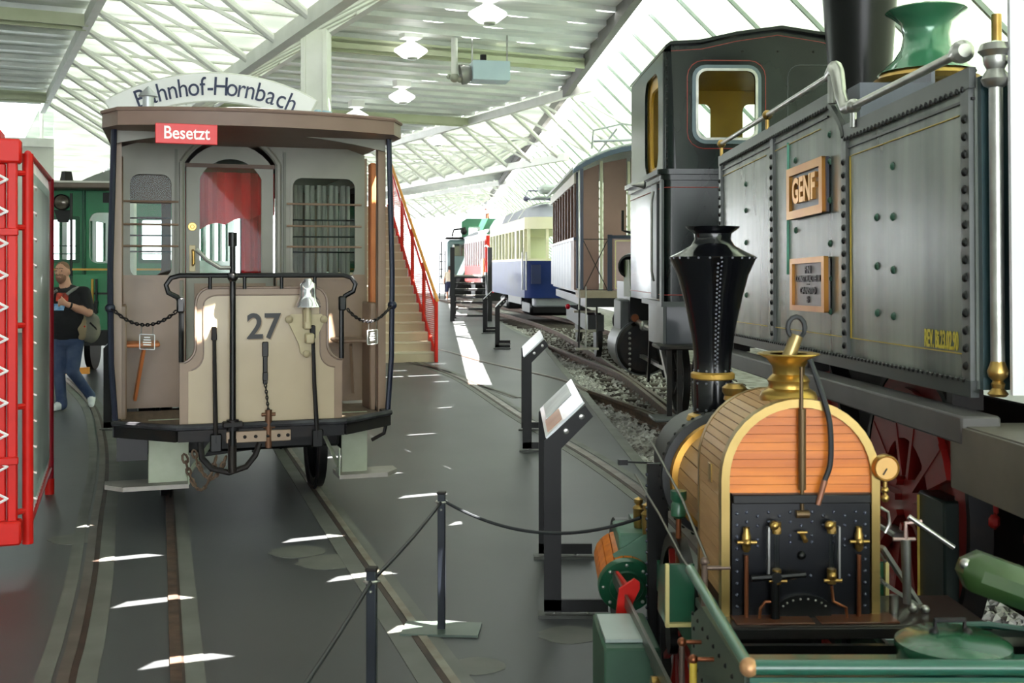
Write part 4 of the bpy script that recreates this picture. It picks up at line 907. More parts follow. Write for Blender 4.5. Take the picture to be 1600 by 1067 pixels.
b = MB(); b.tube([(.3,1.0,3.9), (.35,1.2,4.25), (.9,1.4,4.4), (1.4,1.5,4.35)], .02); b.tube([(.35,1.2,4.05), (1.6,1.2,4.1)], .025); b.tube([(.6,2.8,4.0), (.8,1.4,4.3)], .02); cp_('roof_pantograph', b, mat('grey pantograph', '#8f9494', .4, .4))

# cream and blue railcar
D_cream = mat('railcar cream', '#e9e2c6', .5, 0, '#ddd5b4', 2, .5, spec=.2)
D_blue = mat('railcar blue', '#1d2c5e', .4, 0, '#17244c', 2, .5, spec=.12)
rc_ = thing('cream_blue_railcar', 'cream and dark blue railcar with a grey rounded roof', 'railcar', (.44, 36.0, 0), .13)
def dp(name, mb, m, parent=None, **k): return link(name, mb, m, parent or rc_, **k)
dw = 2.3; dl = 10.2
def hull(z0, z1, lean, m, name, t=.06):
    fr = [(0, .35), (.25, .08), (.7, 0), (1.6, 0), (2.05, .08), (2.3, .35)]
    pts = fr + [(dw, dl), (0, dl)]
    return dp(name, MB().plate(pts, (), (0,0,(z0+z1)/2), (1,0,0), (0,1,0), z1-z0), m)
hull(.75, 1.92, 0, D_blue, 'blue_lower_body'); hull(1.92, 1.99, 0, D_cream, 'waist_band')
hull(2.92, 3.3, 0, D_cream, 'cant_panel')
dp('grey_skirt', MB().box((1.15, .5, .62), (1.7, .6, .3), None, .05), mat('skirt grey', '#8d9097', .4))
for k in range(11):
    y_ = .5 + (dl-.6)*k/10; dp('window_pillar', MB().box((.02,y_,2.45), (.06,.16 if k not in (2,) else .45,.95)), D_cream)
for x, y_ in ((.12,.2), (.68,.02), (1.62,.02), (2.2,.2)): dp('front_pillar', MB().bar((x,y_,1.98), (x,y_+.06,2.95), .09), D_cream)
dp('front_pane', MB().plate([(.16,1.99),(2.16,1.99),(2.16,2.93),(.16,2.93)], (), (0,.1,0), (1,0,0), (0,0,1), .01), M_glass); dp('side_pane', MB().plate([(.5,1.99),(dl,1.99),(dl,2.93),(.5,2.93)], (), (.05,0,0), (0,1,0), (0,0,1), .01), M_glass)
dp('rear_wall', MB().box((1.15,dl-.1,2.3), (2.2,.06,1.4)), D_cream)
b = MB(); vs = []; fs = []; m = 12; J = [(.15,.0),(.4,.5),(1.0,.8),(3,.9),(dl,.9)]
for j, (y_, s_) in enumerate([(.02,.05),(.3,.6),(.8,.9),(2,1),(dl,1)]):
    for k in range(m+1): u = -1+2*k/m; vs.append((dw/2+u*(dw/2+.02)*(.9 if j == 0 else 1), y_ + (.3*u*u if j < 3 else 0), 3.28 + .55*s_*math.sqrt(max(0,1-u*u))))
for j in range(4):
    for k in range(m): a = j*(m+1)+k; fs.append((a,a+1,a+m+2,a+m+1))
b.add(vs, fs); rr = dp('roof', b, mat('railcar roof grey', '#9a9aa6', .4, .1, '#8b8b98', 2, .5))
for y_ in (1.6, 4.2, 6.8): dp('roof_rib', MB().tube([(dw/2+u*(dw/2+.03), y_, 3.29+.56*math.sqrt(max(0,1-u*u))) for u in [-1+.2*k for k in range(11)]], .025, 6), M_white, rr)
b = MB(); b.tube([(.5,3.2,3.95), (.5,3.2,4.05), (1.8,3.2,4.05)], .05); b.tube([(.4,3.2,4.05), (.7,4.4,4.4), (1.6,4.4,4.4), (1.9,3.2,4.05)], .03); b.tube([(.7,2.4,4.35), (1.6,2.4,4.35)], .03); b.sphere((.45,3.2,4.05), .09); dp('pantograph', b, mat('violet grey iron', '#5a566e', .4, .4), rr)
b = MB(); b.box((.6,1.0,3.95), (.5,1.2,.05)); b.box((.9,.6,4.2), (.8,.8,.28), None, .1); dp('roof_walkway', b, mat('roof box grey', '#a9b0ac', .5), rr)
dp('grab_pole', MB().cyl((-.04,.55,1.0), (-.04,.55,2.2), .025), M_steel); dp('grab_pole', MB().cyl((.05,.3,1.0), (.05,.3,2.2), .025), M_steel)
dp('blue_hatch', MB().box((.32,.03,1.5), (.3,.06,.6)), mat('hatch blue', '#15204a', .3)); dp('front_lamp', MB().sphere((1.15,-.03,1.6), .1), M_glassd); dp('headlamp', MB().sphere((2.2,.1,2.5), .05), M_black)
dp('bogie', MB().box((1.1,2.2,.4), (1.6,2.0,.5), None, .1), M_black); dp('bogie', MB().box((1.1,8.2,.4), (1.6,2.0,.5), None, .1), M_black); dp('under_gear', MB().box((1.1,5,.6), (1.6,3.5,.3)), M_black)

# red railcar
rd = thing('red_railcar', 'small red and white railcar beyond the cream and blue one', 'railcar', (-1.25, 55.5, 0), .15)
def rp(name, mb, m, parent=None, **k): return link(name, mb, m, parent or rd, **k)
rl = 9.5
rp('red_body', MB().box((1.1,rl/2,1.35), (2.2,rl,1.0), None, .08), M_redrail); rp('cant_panel', MB().box((1.1,rl/2,3.15), (2.2,rl,.3)), mat('pale cant panel', '#ded8dc', .5)); rp('roof', arch_roof(2.2, .4, 3.3, rl, .05), mat('railcar roof grey'  , '#9a9aa6', .4))
for k in range(10): rp('window_pillar', MB().box((.02,.3+(rl-.5)*k/9,2.4), (.08,.3,1.3)), mat('pale pink pillar', '#e6cfd2', .5) if k else M_redrail)
for x in (.1, .75, 1.45, 2.1): rp('front_pillar', MB().box((x,.03,2.45), (.14,.08,1.3)), M_redrail)
rp('front_head', MB().box((1.1,.02,3.1), (2.2,.08,.25)), M_redrail); rp('side_pane', MB().box((.06,rl/2,2.4), (.01,rl,1.2)), M_glass); rp('front_pane', MB().box((1.1,.05,2.4), (2.1,.01,1.2)), M_glass); rp('cream_door', MB().box((-.02,1.2,1.5), (.05,.8,1.2)), mat('pink white door', '#e8d6da', .5)); rp('orange_jamb', MB().box((-.03,.65,1.5), (.06,.2,1.3)), M_orange)
rp('bogie', MB().box((1.1,2.0,.42), (1.7,2.0,.76)), M_black); rp('bogie', MB().box((1.1,7.5,.42), (1.7,2.0,.76)), M_black); rp('red_buffer', MB().box((.2,-.15,.7), (.3,.3,.5), None, .05), M_redrail)
# green crocodile style engine at the end
ge = thing('green_engine', 'distant green electric engine with a grey front at the row end', 'locomotive', (-3.75, 67, 0), .1)
def qp(name, mb, m, parent=None, **k): return link(name, mb, m, parent or ge, **k)
gm = mat('distant green', '#3f7a5e', .4, 0, '#356a50', 2, .5); gm2 = mat('distant grey green', '#6a8080', .4, 0, '#587070', 2, .5)
qp('cab', MB().plate([(.9,1.2),(3.2,1.2),(3.2,4.4),(2.9,4.6),(1.2,4.6),(.9,4.4)], [rrect(1.3,3.4,2.0,4.1,.08)], (0,2.5,0), (1,0,0), (0,0,1), 2.5), gm); qp('cab_window', MB().box((1.65,1.3,3.75), (.7,.02,.7)), M_glassd)
qp('front_hood', MB().box((.7,.8,2.1), (1.4,1.6,2.4), None, .15), gm2); qp('hood_window', MB().box((.75,-.02,2.7), (.8,.03,.7), None, .05), M_glassd); qp('hood_roof', MB().box((.7,.8,3.4), (1.6,1.8,.12), None, .04), M_iron)
b = MB(); b.tube([(.3,.8,3.5), (.4,.8,3.9), (1.1,.9,4.0)], .06); b.sphere((1.0,.8,3.8), .2); qp('insulators', b, M_iron); qp('rear_hood', MB().box((2,5,2.0), (1.6,3.0,2.2)), gm)
qp('chassis', MB().box((1.2,3,.58), (2.2,6.5,1.1)), M_black); qp('roof_insulator', MB().cyl((2.5,2.2,4.6), (2.5,2.2,5.1), .12).sphere((2.5,2.2,5.1), .2), mat('brown porcelain', '#8a4a3a', .3))
b = MB(); b.bar((-.35,.3,1.0), (-.35,.3,3.2), .1); qp('side_ladder', b, M_black)
# ------------------------------------------------------------------ small wood clad steam engine in the right foreground (local: y ahead, away from the camera)
wl = thing('wooden_steam_engine', 'small antique steam engine with orange wood cladding, brass bands and black funnel', 'locomotive', (.896, 3.6, 0), .028)
def wp(name, mb, m, parent=None, **k): return link(name, mb, m, parent or wl, **k)
HWB = .238; ZA = 1.09; DEP = .36
def arch_half(z): return HWB if z <= ZA else math.sqrt(max(0, HWB**2 - (z-ZA)**2))
# backhead planks, each its own piece
fb = wp('firebox', MB().plate([(-HWB+.012, .66), (HWB-.012, .66)] + [((HWB-.012)*math.cos(R(a)), ZA + (HWB-.012)*math.sin(R(a))) for a in range(0, 181, 10)], (), (0,DEP/2+.012,0), (1,0,0), (0,0,1), DEP), mat('plank gap shadow', '#3b2412', .7))
zz = 1.045; hgt = .0262; rnd = random.Random(11)
while zz < ZA + HWB - .012:
    z1_ = min(zz + hgt, ZA + HWB - .004); n = 3; L_ = [(arch_half(zz + (z1_-zz)*k/n) - .006, zz + (z1_-.0012-zz)*k/n) for k in range(n+1)]
    wp('plank', MB().plate([(-a, z) for a, z in L_[:1]] + [(a, z) for a, z in L_] + [(-a, z) for a, z in L_[:0:-1]], (), (0, -.004 + rnd.uniform(-.0006,.0006), 0), (1,0,0), (0,0,1), .014), M_wood, fb, smooth=False)
    zz = z1_
# lagging planks round the firebox sides and crown
na = 15
segs = [(-HWB, z, -HWB, z+.033) for z in [.72 + .034*k for k in range(11)]] + [(HWB, z, HWB, z+.033) for z in [.72 + .034*k for k in range(11)]]
for k in range(na*2): a0, a1 = R(180 - 180*k/(na*2)), R(180 - 180*(k+.93)/(na*2)); segs.append((HWB*math.cos(a0), ZA+HWB*math.sin(a0), HWB*math.cos(a1), ZA+HWB*math.sin(a1)))
for x0, za, x1, zb in segs:
    b = MB(); b.bar((((x0+x1)/2), .02, (za+zb)/2), (((x0+x1)/2), DEP-.02, (za+zb)/2), math.hypot(x1-x0, zb-za), .014, Vector(((x0+x1)/2, 0, max(0,(za+zb)/2-ZA)))); wp('lagging_plank', b, M_wood2, fb, smooth=False)
def arch_band(y_, r, w, h, z0=.62):
    pts = [(-r, z0)] + [(-r, z) for z in (.8, 1.0)] + [(r*math.cos(R(a)), ZA + r*math.sin(R(a))) for a in range(180, -1, -9)] + [(r, 1.0), (r, .8), (r, z0)]
    mb = MB(); vs = []; fs = []
    for i, (x, z) in enumerate(pts):
        k = (r-h)/r; xi, zi = x*k, (ZA + (z-ZA)*k if z > ZA else z)
        vs += [(x, y_-w/2, z), (x, y_+w/2, z), (xi, y_+w/2, zi), (xi, y_-w/2, zi)]
        if i:
            a = 4*i
            for j in range(4): l = (j+1) % 4; fs.append((a-4+j, a-4+l, a+l, a+j))
    fs += [(3,2,1,0), (4*len(pts)-4, 4*len(pts)-3, 4*len(pts)-2, 4*len(pts)-1)]
    return mb.add(vs, fs)
wp('brass_band', arch_band(-.005, HWB+.010, .04, .026), mat('pale brass band', '#a8905a', .34, .75, '#8f7844', 6, .6), fb); wp('brass_band', arch_band(DEP, HWB+.008, .03, .02), M_brass, fb)
# brass funnel on the crown
ft = ZA + HWB
sv = wp('safety_valve', MB().lathe([(.088,-.02),(.092,0),(.085,.018),(.066,.03),(.063,.045),(.068,.055),(.06,.066),(.05,.075),(.052,.10),(.07,.125),(.10,.138),(.098,.142),(.06,.14)], (0,.12,ft), n=28), mat('aged brass', '#b8964f', .3, .9, '#9a7a3a', 7, .6), fb)
wp('valve_stem', MB().cyl((-.005,.10,ft+.13), (.022,.10,ft+.20), .022, .02), mat('grey brass stem', '#a08b60', .35, .8), fb)
wp('lifting_ring', MB().tube([(.02+.028*math.cos(R(a)), .10, ft+.225+.035*math.sin(R(a))) for a in range(0,360,30)], .008, 6, True), M_cable, fb)
wp('whistle_rod', MB().cyl((.0,-.03,ft+.11), (.0,-.03,ft-.02), .006).cyl((.002,-.03,ft-.02), (.002,-.03,ft-.27), .012).cyl((.002,-.03,ft-.27), (.002,-.03,ft-.34), .006).cyl((-.018,-.035,ft-.345), (.022,-.035,ft-.345), .012), mat('bronze rod', '#5e4a30', .35, .5), fb)
wp('hose', MB().tube(smooth_pts([(.035,.0,ft+.13), (.06,-.03,ft+.04), (.085,-.04,ft-.06), (.088,-.04,ft-.18), (.07,-.04,ft-.24)]), .009, 8), M_cable, fb)
wp('hose_nozzle', MB().cyl((.07,-.04,ft-.24), (.047,-.045,ft-.315), .010, .008), mat('nozzle brown', '#8a5a44', .4, .3), fb)
wp('side_plate', MB().box((-HWB-.008,.16,1.08), (.006,.05,.06), None, .002), M_brass, fb)
# black backhead
bh = wp('backhead', MB().plate([(-.215,.64), (.215,.64), (.215,1.045), (-.215,1.045)], (), (0,-.012,0), (1,0,0), (0,0,1), .03), mat('backhead black', '#11131a', .3, 0, '#0c0d12', 5, .6, spec=.4))
wp('backhead_shelf', MB().box((0,-.03,1.03), (.43,.02,.028), None, .003), M_black, bh)
b = MB()
for k in range(11): b.stud((-.20,-.027,.66+.036*k), (0,-1,0), .0065); b.stud((.20,-.027,.66+.036*k), (0,-1,0), .0065)
for r_ in (.988, .958, .915, .895):
    for k in range(11):
        if r_ < .95 and k in (3,5,7): continue
        b.stud((-.17+.034*k,-.027,r_ - (.012 if k % 2 else 0)), (0,-1,0), .006)
for k in range(6): b.stud((-.15+.06*k,-.027,.79), (0,-1,0), .006)
stuff(wp('backhead_rivets', b, mat('shiny stud', '#4a4d5c', .25, .4), bh))
for x in (-.085, .085):
    gg = wp('gauge_glass', MB().cyl((x,-.06,.79), (x,-.06,.945), .008), M_plastic, bh)
    wp('gauge_cock', MB().cyl((x,-.06,.93), (x,-.06,.965), .014).sphere((x-.008,-.065,.955), .015).cyl((x,-.03,.945), (x,-.075,.945), .009), M_brass, bh); wp('gauge_cock', MB().cyl((x,-.06,.775), (x,-.06,.82), .014).cyl((x-.025,-.065,.785), (x+.03,-.065,.785), .006).sphere((x,-.065,.80), .015), M_brass, bh)
    wp('glass_guard', MB().box((x+(.022 if x > 0 else -.026),-.06,.87), (.006,.02,.16)), M_steel, bh)
for x in (-.175, .175):
    wp('feed_pipe', MB().cyl((x,-.045,.645), (x,-.045,.86), .007), M_copper, bh)
    wp('pipe_valve', MB().lathe([(.008,-.03),(.014,-.02),(.014,.02),(.01,.03),(.01,.045)], (x,-.045,.90), n=10).cyl((x-.03,-.05,.90), (x+.03,-.05,.90), .006).sphere((x,-.055,.90), .012), M_brass, bh)
wp('try_cock', MB().cyl((0,-.03,.925), (0.005,-.06,.905), .008).cyl((-.018,-.05,.93), (.012,-.05,.93), .004), M_brass, bh); wp('try_cock', MB().cyl((-.03,-.03,.79), (-.03,-.06,.80), .010), M_brass, bh)
wp('wash_plug', MB().sphere((0,-.03,.855), .014), M_black, bh)
wp('regulator_lever', MB().tube([(-.165,-.07,.795), (-.09,-.075,.80), (.0,-.075,.807)], .010).cyl((-.09,-.03,.80), (-.09,-.085,.80), .016).cyl((-.09,-.06,.66), (-.09,-.06,.80), .014), M_black, bh)
b = MB(); b.plate([(-.085,.665)] + [(.0+.085*math.cos(R(a)), .69+.045*math.sin(R(a))) for a in range(0,181,15)][::1][::-1][::-1] + [], (), (.005,-.035,0), (1,0,0), (0,0,1), .015) if False else b.plate([(-.085,.66),(.085,.66)] + [(.085*math.cos(R(a)), .69+.045*math.sin(R(a))) for a in range(0,181,15)], (), (.005,-.035,0), (1,0,0), (0,0,1), .015)
fd = wp('fire_door', b, M_black, bh); b = MB()
for a in range(20,161,20): b.stud((.005+.07*math.cos(R(a)),-.045,.69+.033*math.sin(R(a))), (0,-1,0), .004)
stuff(wp('door_rivets', b, M_steel, bh)); wp('drain_pipe', MB().tube([(.085,-.06,.77), (.09,-.06,.72), (.11,-.065,.71), (.13,-.06,.70), (.135,-.06,.64)], .005), M_copper, bh); wp('drain_pipe', MB().tube([(-.085,-.06,.72), (-.12,-.06,.72), (-.135,-.06,.70), (-.14,-.06,.64)], .005), M_copper, bh)
# pressure gauge on the right
pg = wp('pressure_gauge', MB().lathe([(0,.012),(.034,.012),(.038,.018),(.042,.012),(.042,-.01),(0,-.01)], (.262,-.03,1.125), (0,-1,0), 24), M_brass); wp('gauge_face', MB().lathe([(0,0),(.034,0),(.034,-.004)], (.262,-.044,1.125), (0,-1,0), 24), mat('aged dial', '#d9a860', .4), pg); wp('gauge_needle', MB().bar((.262,-.047,1.125), (.25,-.047,1.105), .004, .002, (0,1,0)), M_black, pg)
wp('gauge_cock', MB().cyl((.262,-.03,1.02), (.262,-.03,1.085), .007).sphere((.262,-.03,1.055), .012).sphere((.262,-.03,1.03), .013), M_brass, pg); wp('gauge_loop', MB().tube([(.25,-.02,1.0), (.275,-.02,.985), (.28,-.02,.95), (.265,-.02,.92)], .005), M_steel, pg)
# boiler, smokebox, funnel
ZBc = .90; RB = .20
bo = wp('boiler', MB().lathe([(RB-.006,DEP),(RB-.006,1.04)], (0,0,ZBc), (0,1,0), 32), mat('plank gap shadow', '#3b2412', .7))
for k in range(26):
    a = 2*math.pi*(k+.5)/26; b = MB(); b.bar((RB*math.cos(a), DEP, ZBc+RB*math.sin(a)), (RB*math.cos(a), 1.03, ZBc+RB*math.sin(a)), 2*math.pi*RB/26*.95, .012, (math.cos(a), 0, math.sin(a))); wp('lagging_plank', b, M_wood2, bo, smooth=False)
wp('brass_ring', MB().lathe([(RB+.005,1.0),(RB+.03,1.005),(RB+.035,1.03),(RB+.02,1.05),(RB,1.05)], (0,0,ZBc), (0,1,0), 40), mat('orange brass ring', '#c08f42', .32, .8), bo)
sb = wp('smokebox', MB().lathe([(RB,1.05),(RB+.06,1.06),(RB+.065,1.09),(RB+.02,1.10),(RB+.02,1.55),(0,1.55)], (0,0,ZBc), (0,1,0), 40), mat('smokebox grey', '#3a3b3e', .45, .3, '#2b2c2f', 6, .7))
b = MB()
for k in range(36): a = 2*math.pi*k/36; b.stud(((RB+.066)*math.cos(a), 1.075, ZBc+(RB+.066)*math.sin(a)), (math.cos(a),0,math.sin(a)), .009)
stuff(wp('smokebox_studs', b, M_black, sb))
YC = 1.33; S_ = (3.6+YC)/F; zc = lambda py: HC - (py-HORIZON)*S_; rc2 = lambda px: px*S_
fn = wp('funnel', MB().lathe([(.0,zc(640)-.02),(rc2(30),zc(642)),(rc2(31),zc(600)),(rc2(30),zc(590)),(rc2(29),zc(575)),(rc2(30),zc(550)),(rc2(34),zc(520)),(rc2(40),zc(490)),(rc2(47),zc(460)),(rc2(55),zc(430)),(rc2(66),zc(405)),(rc2(67),zc(401)),(rc2(52),zc(394)),(rc2(34),zc(384)),(rc2(28),zc(374)),(rc2(29),zc(365)),(rc2(40),zc(357)),(rc2(42),zc(354)),(rc2(38),zc(354)),(rc2(24),zc(368))], (0,YC,0), n=40), mat('funnel black', '#0c0d12', .15, 0, '#08090c', 5, .5, spec=.45))
wp('funnel_ring', MB().lathe([(rc2(29),zc(593)),(rc2(34),zc(590)),(rc2(34),zc(583)),(rc2(29),zc(580))], (0,YC,0), n=32), M_gold, fn)
wp('funnel_base', MB().lathe([(rc2(30),zc(645)),(rc2(38),zc(648)),(rc2(41),zc(655)),(rc2(38),zc(662)),(rc2(42),zc(668)),(rc2(41),zc(690)),(rc2(50),zc(705))], (0,YC,0), n=32), M_gold, fn)
b = MB()
for k in range(12): 
    for py, r_ in ((578,29),(597,30.5),(638,30.5),(403,66)):
        nn = 12 if py != 403 else 24
        for j in (range(1) if py != 403 else range(2)):
            a = 2*math.pi*(k*(2 if py == 403 else 1)+j)/nn; b.stud((rc2(r_)*math.cos(a), YC+rc2(r_)*math.sin(a), zc(py)), (math.cos(a),math.sin(a),0), .006, 5)
prof = [(575,29),(550,30),(520,34),(490,40),(460,47),(430,55),(410,64)]
for k in range(26):
    py = 412 + (572-412)*k/25
    for (p1, r1), (p0_, r0_) in zip(prof, prof[1:]):
        if p0_ <= py <= p1: r_ = r1 + (r0_-r1)*(p1-py)/(p1-p0_)
    for da in (0, 6.5 if py > 480 else 5): 
        a = R(266+da); b.stud((rc2(r_)*math.cos(a), YC+rc2(r_)*math.sin(a), zc(py - (3 if da else 0))), (math.cos(a),math.sin(a),.2), .0055, 5)
stuff(wp('funnel_rivets', b, mat('silver rivet', '#8a8c98', .3, .6), fn))
wp('green_standpipe', MB().lathe([(.036,1.02),(.036,1.24)], (-.02,.82,0), n=16), M_tgreen); wp('standpipe_cap', MB().lathe([(.036,1.235),(.042,1.24),(.038,1.255),(.047,1.27),(.047,1.285),(.03,1.30),(0,1.30)], (-.02,.82,0), n=18), M_brass)
# driving wheels with splashers
for s_ in (-1, 1):
    xw = s_*.262; w_ = wp('driving_wheel', MB().lathe([(.33,.018),(.38,.018),(.38,-.018),(.33,-.018),(.33,.018)], (xw,.66,.38), (1,0,0), 40), M_black)
    for k in range(12): an = 2*math.pi*k/12; wp('spoke', MB().bar((xw,.66,.38), (xw,.66+.34*math.cos(an),.38+.34*math.sin(an)), .02, .022, (1,0,0)), red2, w_)
    wp('hub', MB().lathe([(.06,.04),(.06,-.04),(0,-.04)], (xw,.66,.38), (1,0,0), 12).lathe([(.06,-.04),(.06,.04),(0,.04)], (xw,.66,.38), (1,0,0), 12), M_black, w_)
    b = MB(); b.box((s_*.275,1.09,.52), (.085,.03,.86), None, .004); wp('tube_plate_stay', b, M_black, sb); b = MB()
    for k in range(18): b.stud((s_*.318,1.085,.14+.045*k), (s_,-.3,0), .008)
    stuff(wp('stay_studs', b, mat('shiny stud', '#4a4d5c', .25, .4), sb))
    # curved splasher
    b = MB(); vs = []; fs = []; n = 10
    for k in range(n+1):
        a = R(205 - 80*k/n); y_, z = .55 + .30*math.cos(a)*1.0 + .0, .50 + .30*math.sin(a)
        vs += [(s_*.36, y_+.30, z+.05), (s_*.25, y_+.30, z+.05)]
        if k: i = 2*k; fs.append((i-2,i-1,i+1,i))
    b.add(vs, fs)
    b = MB(); b.box((s_*.325,.28,.65), (.09,.02,.2)); sp_ = wp('splasher', b.plate([(.28,.75),(.36,.73),(.42,.67),(.44,.55),(.28,.55)], (), (s_*.325,0,0), (0,1,0), (0,0,1), .10), M_tgreen)
    wp('splasher_edge', MB().box((s_*.37,.262,.65), (.012,.02,.21)).box((s_*.325,.262,.552), (.10,.02,.012)), mat('cream edge', '#d9c98a', .5), sp_)
    # cylinder
    c0 = Vector((s_*.375, 1.30, .395)); ax = Vector((-s_*.02, 1, .22)).normalized()
    cyl_ = wp('cylinder', MB().lathe([(.0,.0),(.10,0),(.10,.30),(0,.30)], c0, ax, 28), mat('plank gap shadow', '#3b2412', .7))
    u = ax.orthogonal().normalized(); w2 = ax.cross(u)
    for k in range(18):
        a = 2*math.pi*k/18; d = u*math.cos(a) + w2*math.sin(a); b = MB(); b.bar(c0 + d*.108 + ax*.02, c0 + d*.108 + ax*.29, 2*math.pi*.108/18*.94, .012, d); wp('cylinder_lagging', b, M_wood, cyl_, smooth=False)
    wp('cylinder_cover', MB().lathe([(0,.035),(.03,.035),(.035,.02),(.07,.02),(.075,.012),(.116,.012),(.12,0),(.12,-.02),(.10,-.02)], c0, -ax, 32), M_tgreen, cyl_)
    b = MB()
    for k in range(8): a = 2*math.pi*k/8; d = u*math.cos(a) + w2*math.sin(a); b.stud(c0 + d*.098 - ax*.012, -ax, .009)
    stuff(wp('cover_bolts', b, M_steel, cyl_)); wp('gland', MB().lathe([(.022,.02),(.022,.06),(.012,.065),(.012,.09)], c0, -ax, 14), M_brass, cyl_)
    wp('valve_chest', MB().box((s_*.33,1.48,.56), (.14,.26,.09), None, .008), mat('verdigris green', '#5a7f6c', .5, .1, '#3f6353', 6, .8), cyl_); wp('chest_front', MB().plate([(-.1,.02),(.06,.12),(.06,-.14),(.0,-.14)], (), (s_*.33,1.33,.50), (1,0,0), (0,0,1), .015), mat('verdigris green', '#5a7f6c', .5), cyl_)
    for j, (xo, yo) in enumerate(((.01,0), (.03,-.12))): wp('oil_cup', MB().lathe([(.012,-.06),(.02,-.05),(.024,-.01),(.024,.03),(.028,.035),(.02,.045),(.012,.05),(.02,.06),(.02,.075),(0,.085)], (s_*(.31-xo),1.46+yo,.655), n=14), M_brass, cyl_)
    # motion
    wp('slide_bar', MB().bar((s_*.43,1.30,.44), (s_*.40,.0,.42), .012, .05, (0,0,1)), mat('oiled steel', '#6d6c66', .35, .7)); wp('connecting_rod', MB().bar((s_*.415,1.26,.41), (s_*.385,.1,.36), .012, .045), mat('oiled steel', '#6d6c66', .35, .7)); wp('rod_brass', MB().lathe([(.035,-.015),(.035,.015),(0,.015)], (s_*.415,.22,.36), (-1,0,0), 14), M_brass)
    b = MB(); pts = [(-.01,.10),(.035,.13),(.05,.12),(.05,.10),(.03,.06),(.025,0),(.03,-.06),(.05,-.10),(.05,-.12),(.02,-.12),(-.01,-.08),(-.022,0)]
    pts = [(x*1.35, z*1.35) for x, z in pts]; b.plate(pts, (), (-.435 if s_ < 0 else .435,.95,.345), (1,0,0), (0,0,1), .02); wp('red_link', b, M_red); wp('link_arm', MB().bar((s_*.41,.95,.48), (s_*.42,1.25,.46), .012, .02), M_red)
    wp('green_side_box', MB().box((s_*.46,.66,.205), (.20,.42,.41), None, .008), mat('side box green', '#335643', .5, 0, '#254334', 4, .8)); wp('box_plate', MB().box((s_*.48,.66,.418), (.14,.30,.012)), mat('pale plate', '#a8b4b0', .4, .3))
    wp('leading_wheel', MB().lathe([(.0,.03),(.28,.03),(.28,-.03),(.0,-.03)], (s_*.33,1.85,.28), (1,0,0), 28), M_black)
    wp('frame_side', MB().box((s_*.27,.85,.5), (.02,2.2,.12)), M_tgreen)
    wp('hand_rod', MB().tube([(s_*.30,1.10,1.04), (s_*.285,.45,.93), (s_*.28,.02,.82)], .005), mat('oiled steel', '#6d6c66', .35, .7)); wp('reach_rod', MB().tube([(s_*.34,1.28,.87), (s_*.33,.70,.83), (s_*.31,.30,.76), (s_*.29,.04,.74)], .0045), mat('oiled steel', '#6d6c66', .35, .7))
    wp('feed_valve', MB().lathe([(.018,0),(.028,.01),(.028,.05),(.022,.06),(.03,.07),(.03,.10),(0,.10)], (s_*.27,.62,.83), n=12), M_tgreen); wp('feed_pipe', MB().cyl((s_*.27,.62,.60), (s_*.27,.62,.84), .010), M_copper)
wp('signal_flag', MB().box((-.39,1.30,.92), (.04,.03,.022)).cyl((-.38,1.30,.92), (-.26,1.30,.915), .004), M_black)
wp('axle', MB().cyl((-.27,.66,.38), (.27,.66,.38), .03), M_iron)
# footplate
dk = wp('footplate', MB().box((.13,.03,.650), (.84,.32,.03), None, .004), mat('dark deck', '#2f2521', .35, 0, '#231c1a', 5, .7, coat=.3)); wp('deck_lip', MB().box((.13,-.135,.647), (.84,.02,.035), None, .004), M_iron, dk)
for x in (-.10, .16): wp('deck_reflection', MB().box((x,-.06,.667), (.24,.10,.006), None, .002), mat('brown deck reflection', '#5e3420', .35, 0, '#46281a', 5, .7), dk)  # brown reflection in the glossy black deck, laid on as coloured plates
wp('cab_stanchion', MB().cyl((-.30,-.02,.55), (-.30,-.02,.83), .010).cyl((-.30,-.02,.815), (-.22,-.02,.815), .007).sphere((-.30,-.02,.835), .014), mat('brown steel', '#6f5d55', .4, .5))
# white brake column on the right
wp('brake_column', MB().cyl((.335,-.02,.70), (.330,-.02,.90), .012, .016), M_steel); wp('brake_crank', MB().tube([(.330,-.02,.90), (.330,-.02,.95), (.38,-.02,.955)], .007).cyl((.29,-.02,.90), (.36,-.02,.90), .006), mat('pinkish steel', '#a98f8a', .4, .5)); wp('reverser_rod', MB().cyl((.34,-.02,.97), (.47,-.05,.88), .008), M_steel)
wp('motion_bracket', MB().bar((.28,.05,.86), (.42,.1,.66), .02, .012).bar((.26,.08,.76), (.44,.1,.64), .02, .012), M_steel); wp('lubricator', MB().cyl((.30,.0,.66), (.30,.0,.72), .014).sphere((.36,0,.68), .016).sphere((.40,0,.675), .014), M_steel)
# ------------------------------------------------------------------ its tender in front
T_g2 = mat('tender green', '#1d5546', .3, 0, '#17473a', 4, .6, coat=.4); T_dull = mat('tender side grey green', '#48554a', .55, 0, '#3b473d', 4, .7)
td = thing('tender', 'open green tender with rounded top rail coupled to the wooden steam engine', 'tender', (.90, 2.60, 0), .0)
def np2_(name, mb, m, parent=None, **k): return link(name, mb, m, parent or td, **k)
ZR = .845; XL, XR = -.365, .62
tr = np2_('side_rail', MB().tube([(XL,.86,ZR-.005), (XL,.02,ZR)], .015, 10), mat('rail pale green', '#477766', .3, 0, '#376556', 4, .6, coat=.4)); np2_('rear_rail', MB().tube([(XL,0,ZR), (XR,0,ZR)], .018, 12), T_g2); np2_('rail_end', MB().sphere((XL,0,ZR), .022), mat('worn brass tip', '#b98a62', .4, .5)); np2_('side_rail', MB().tube([(XR,.86,ZR-.005), (XR,.02,ZR)], .015, 10), T_g2)
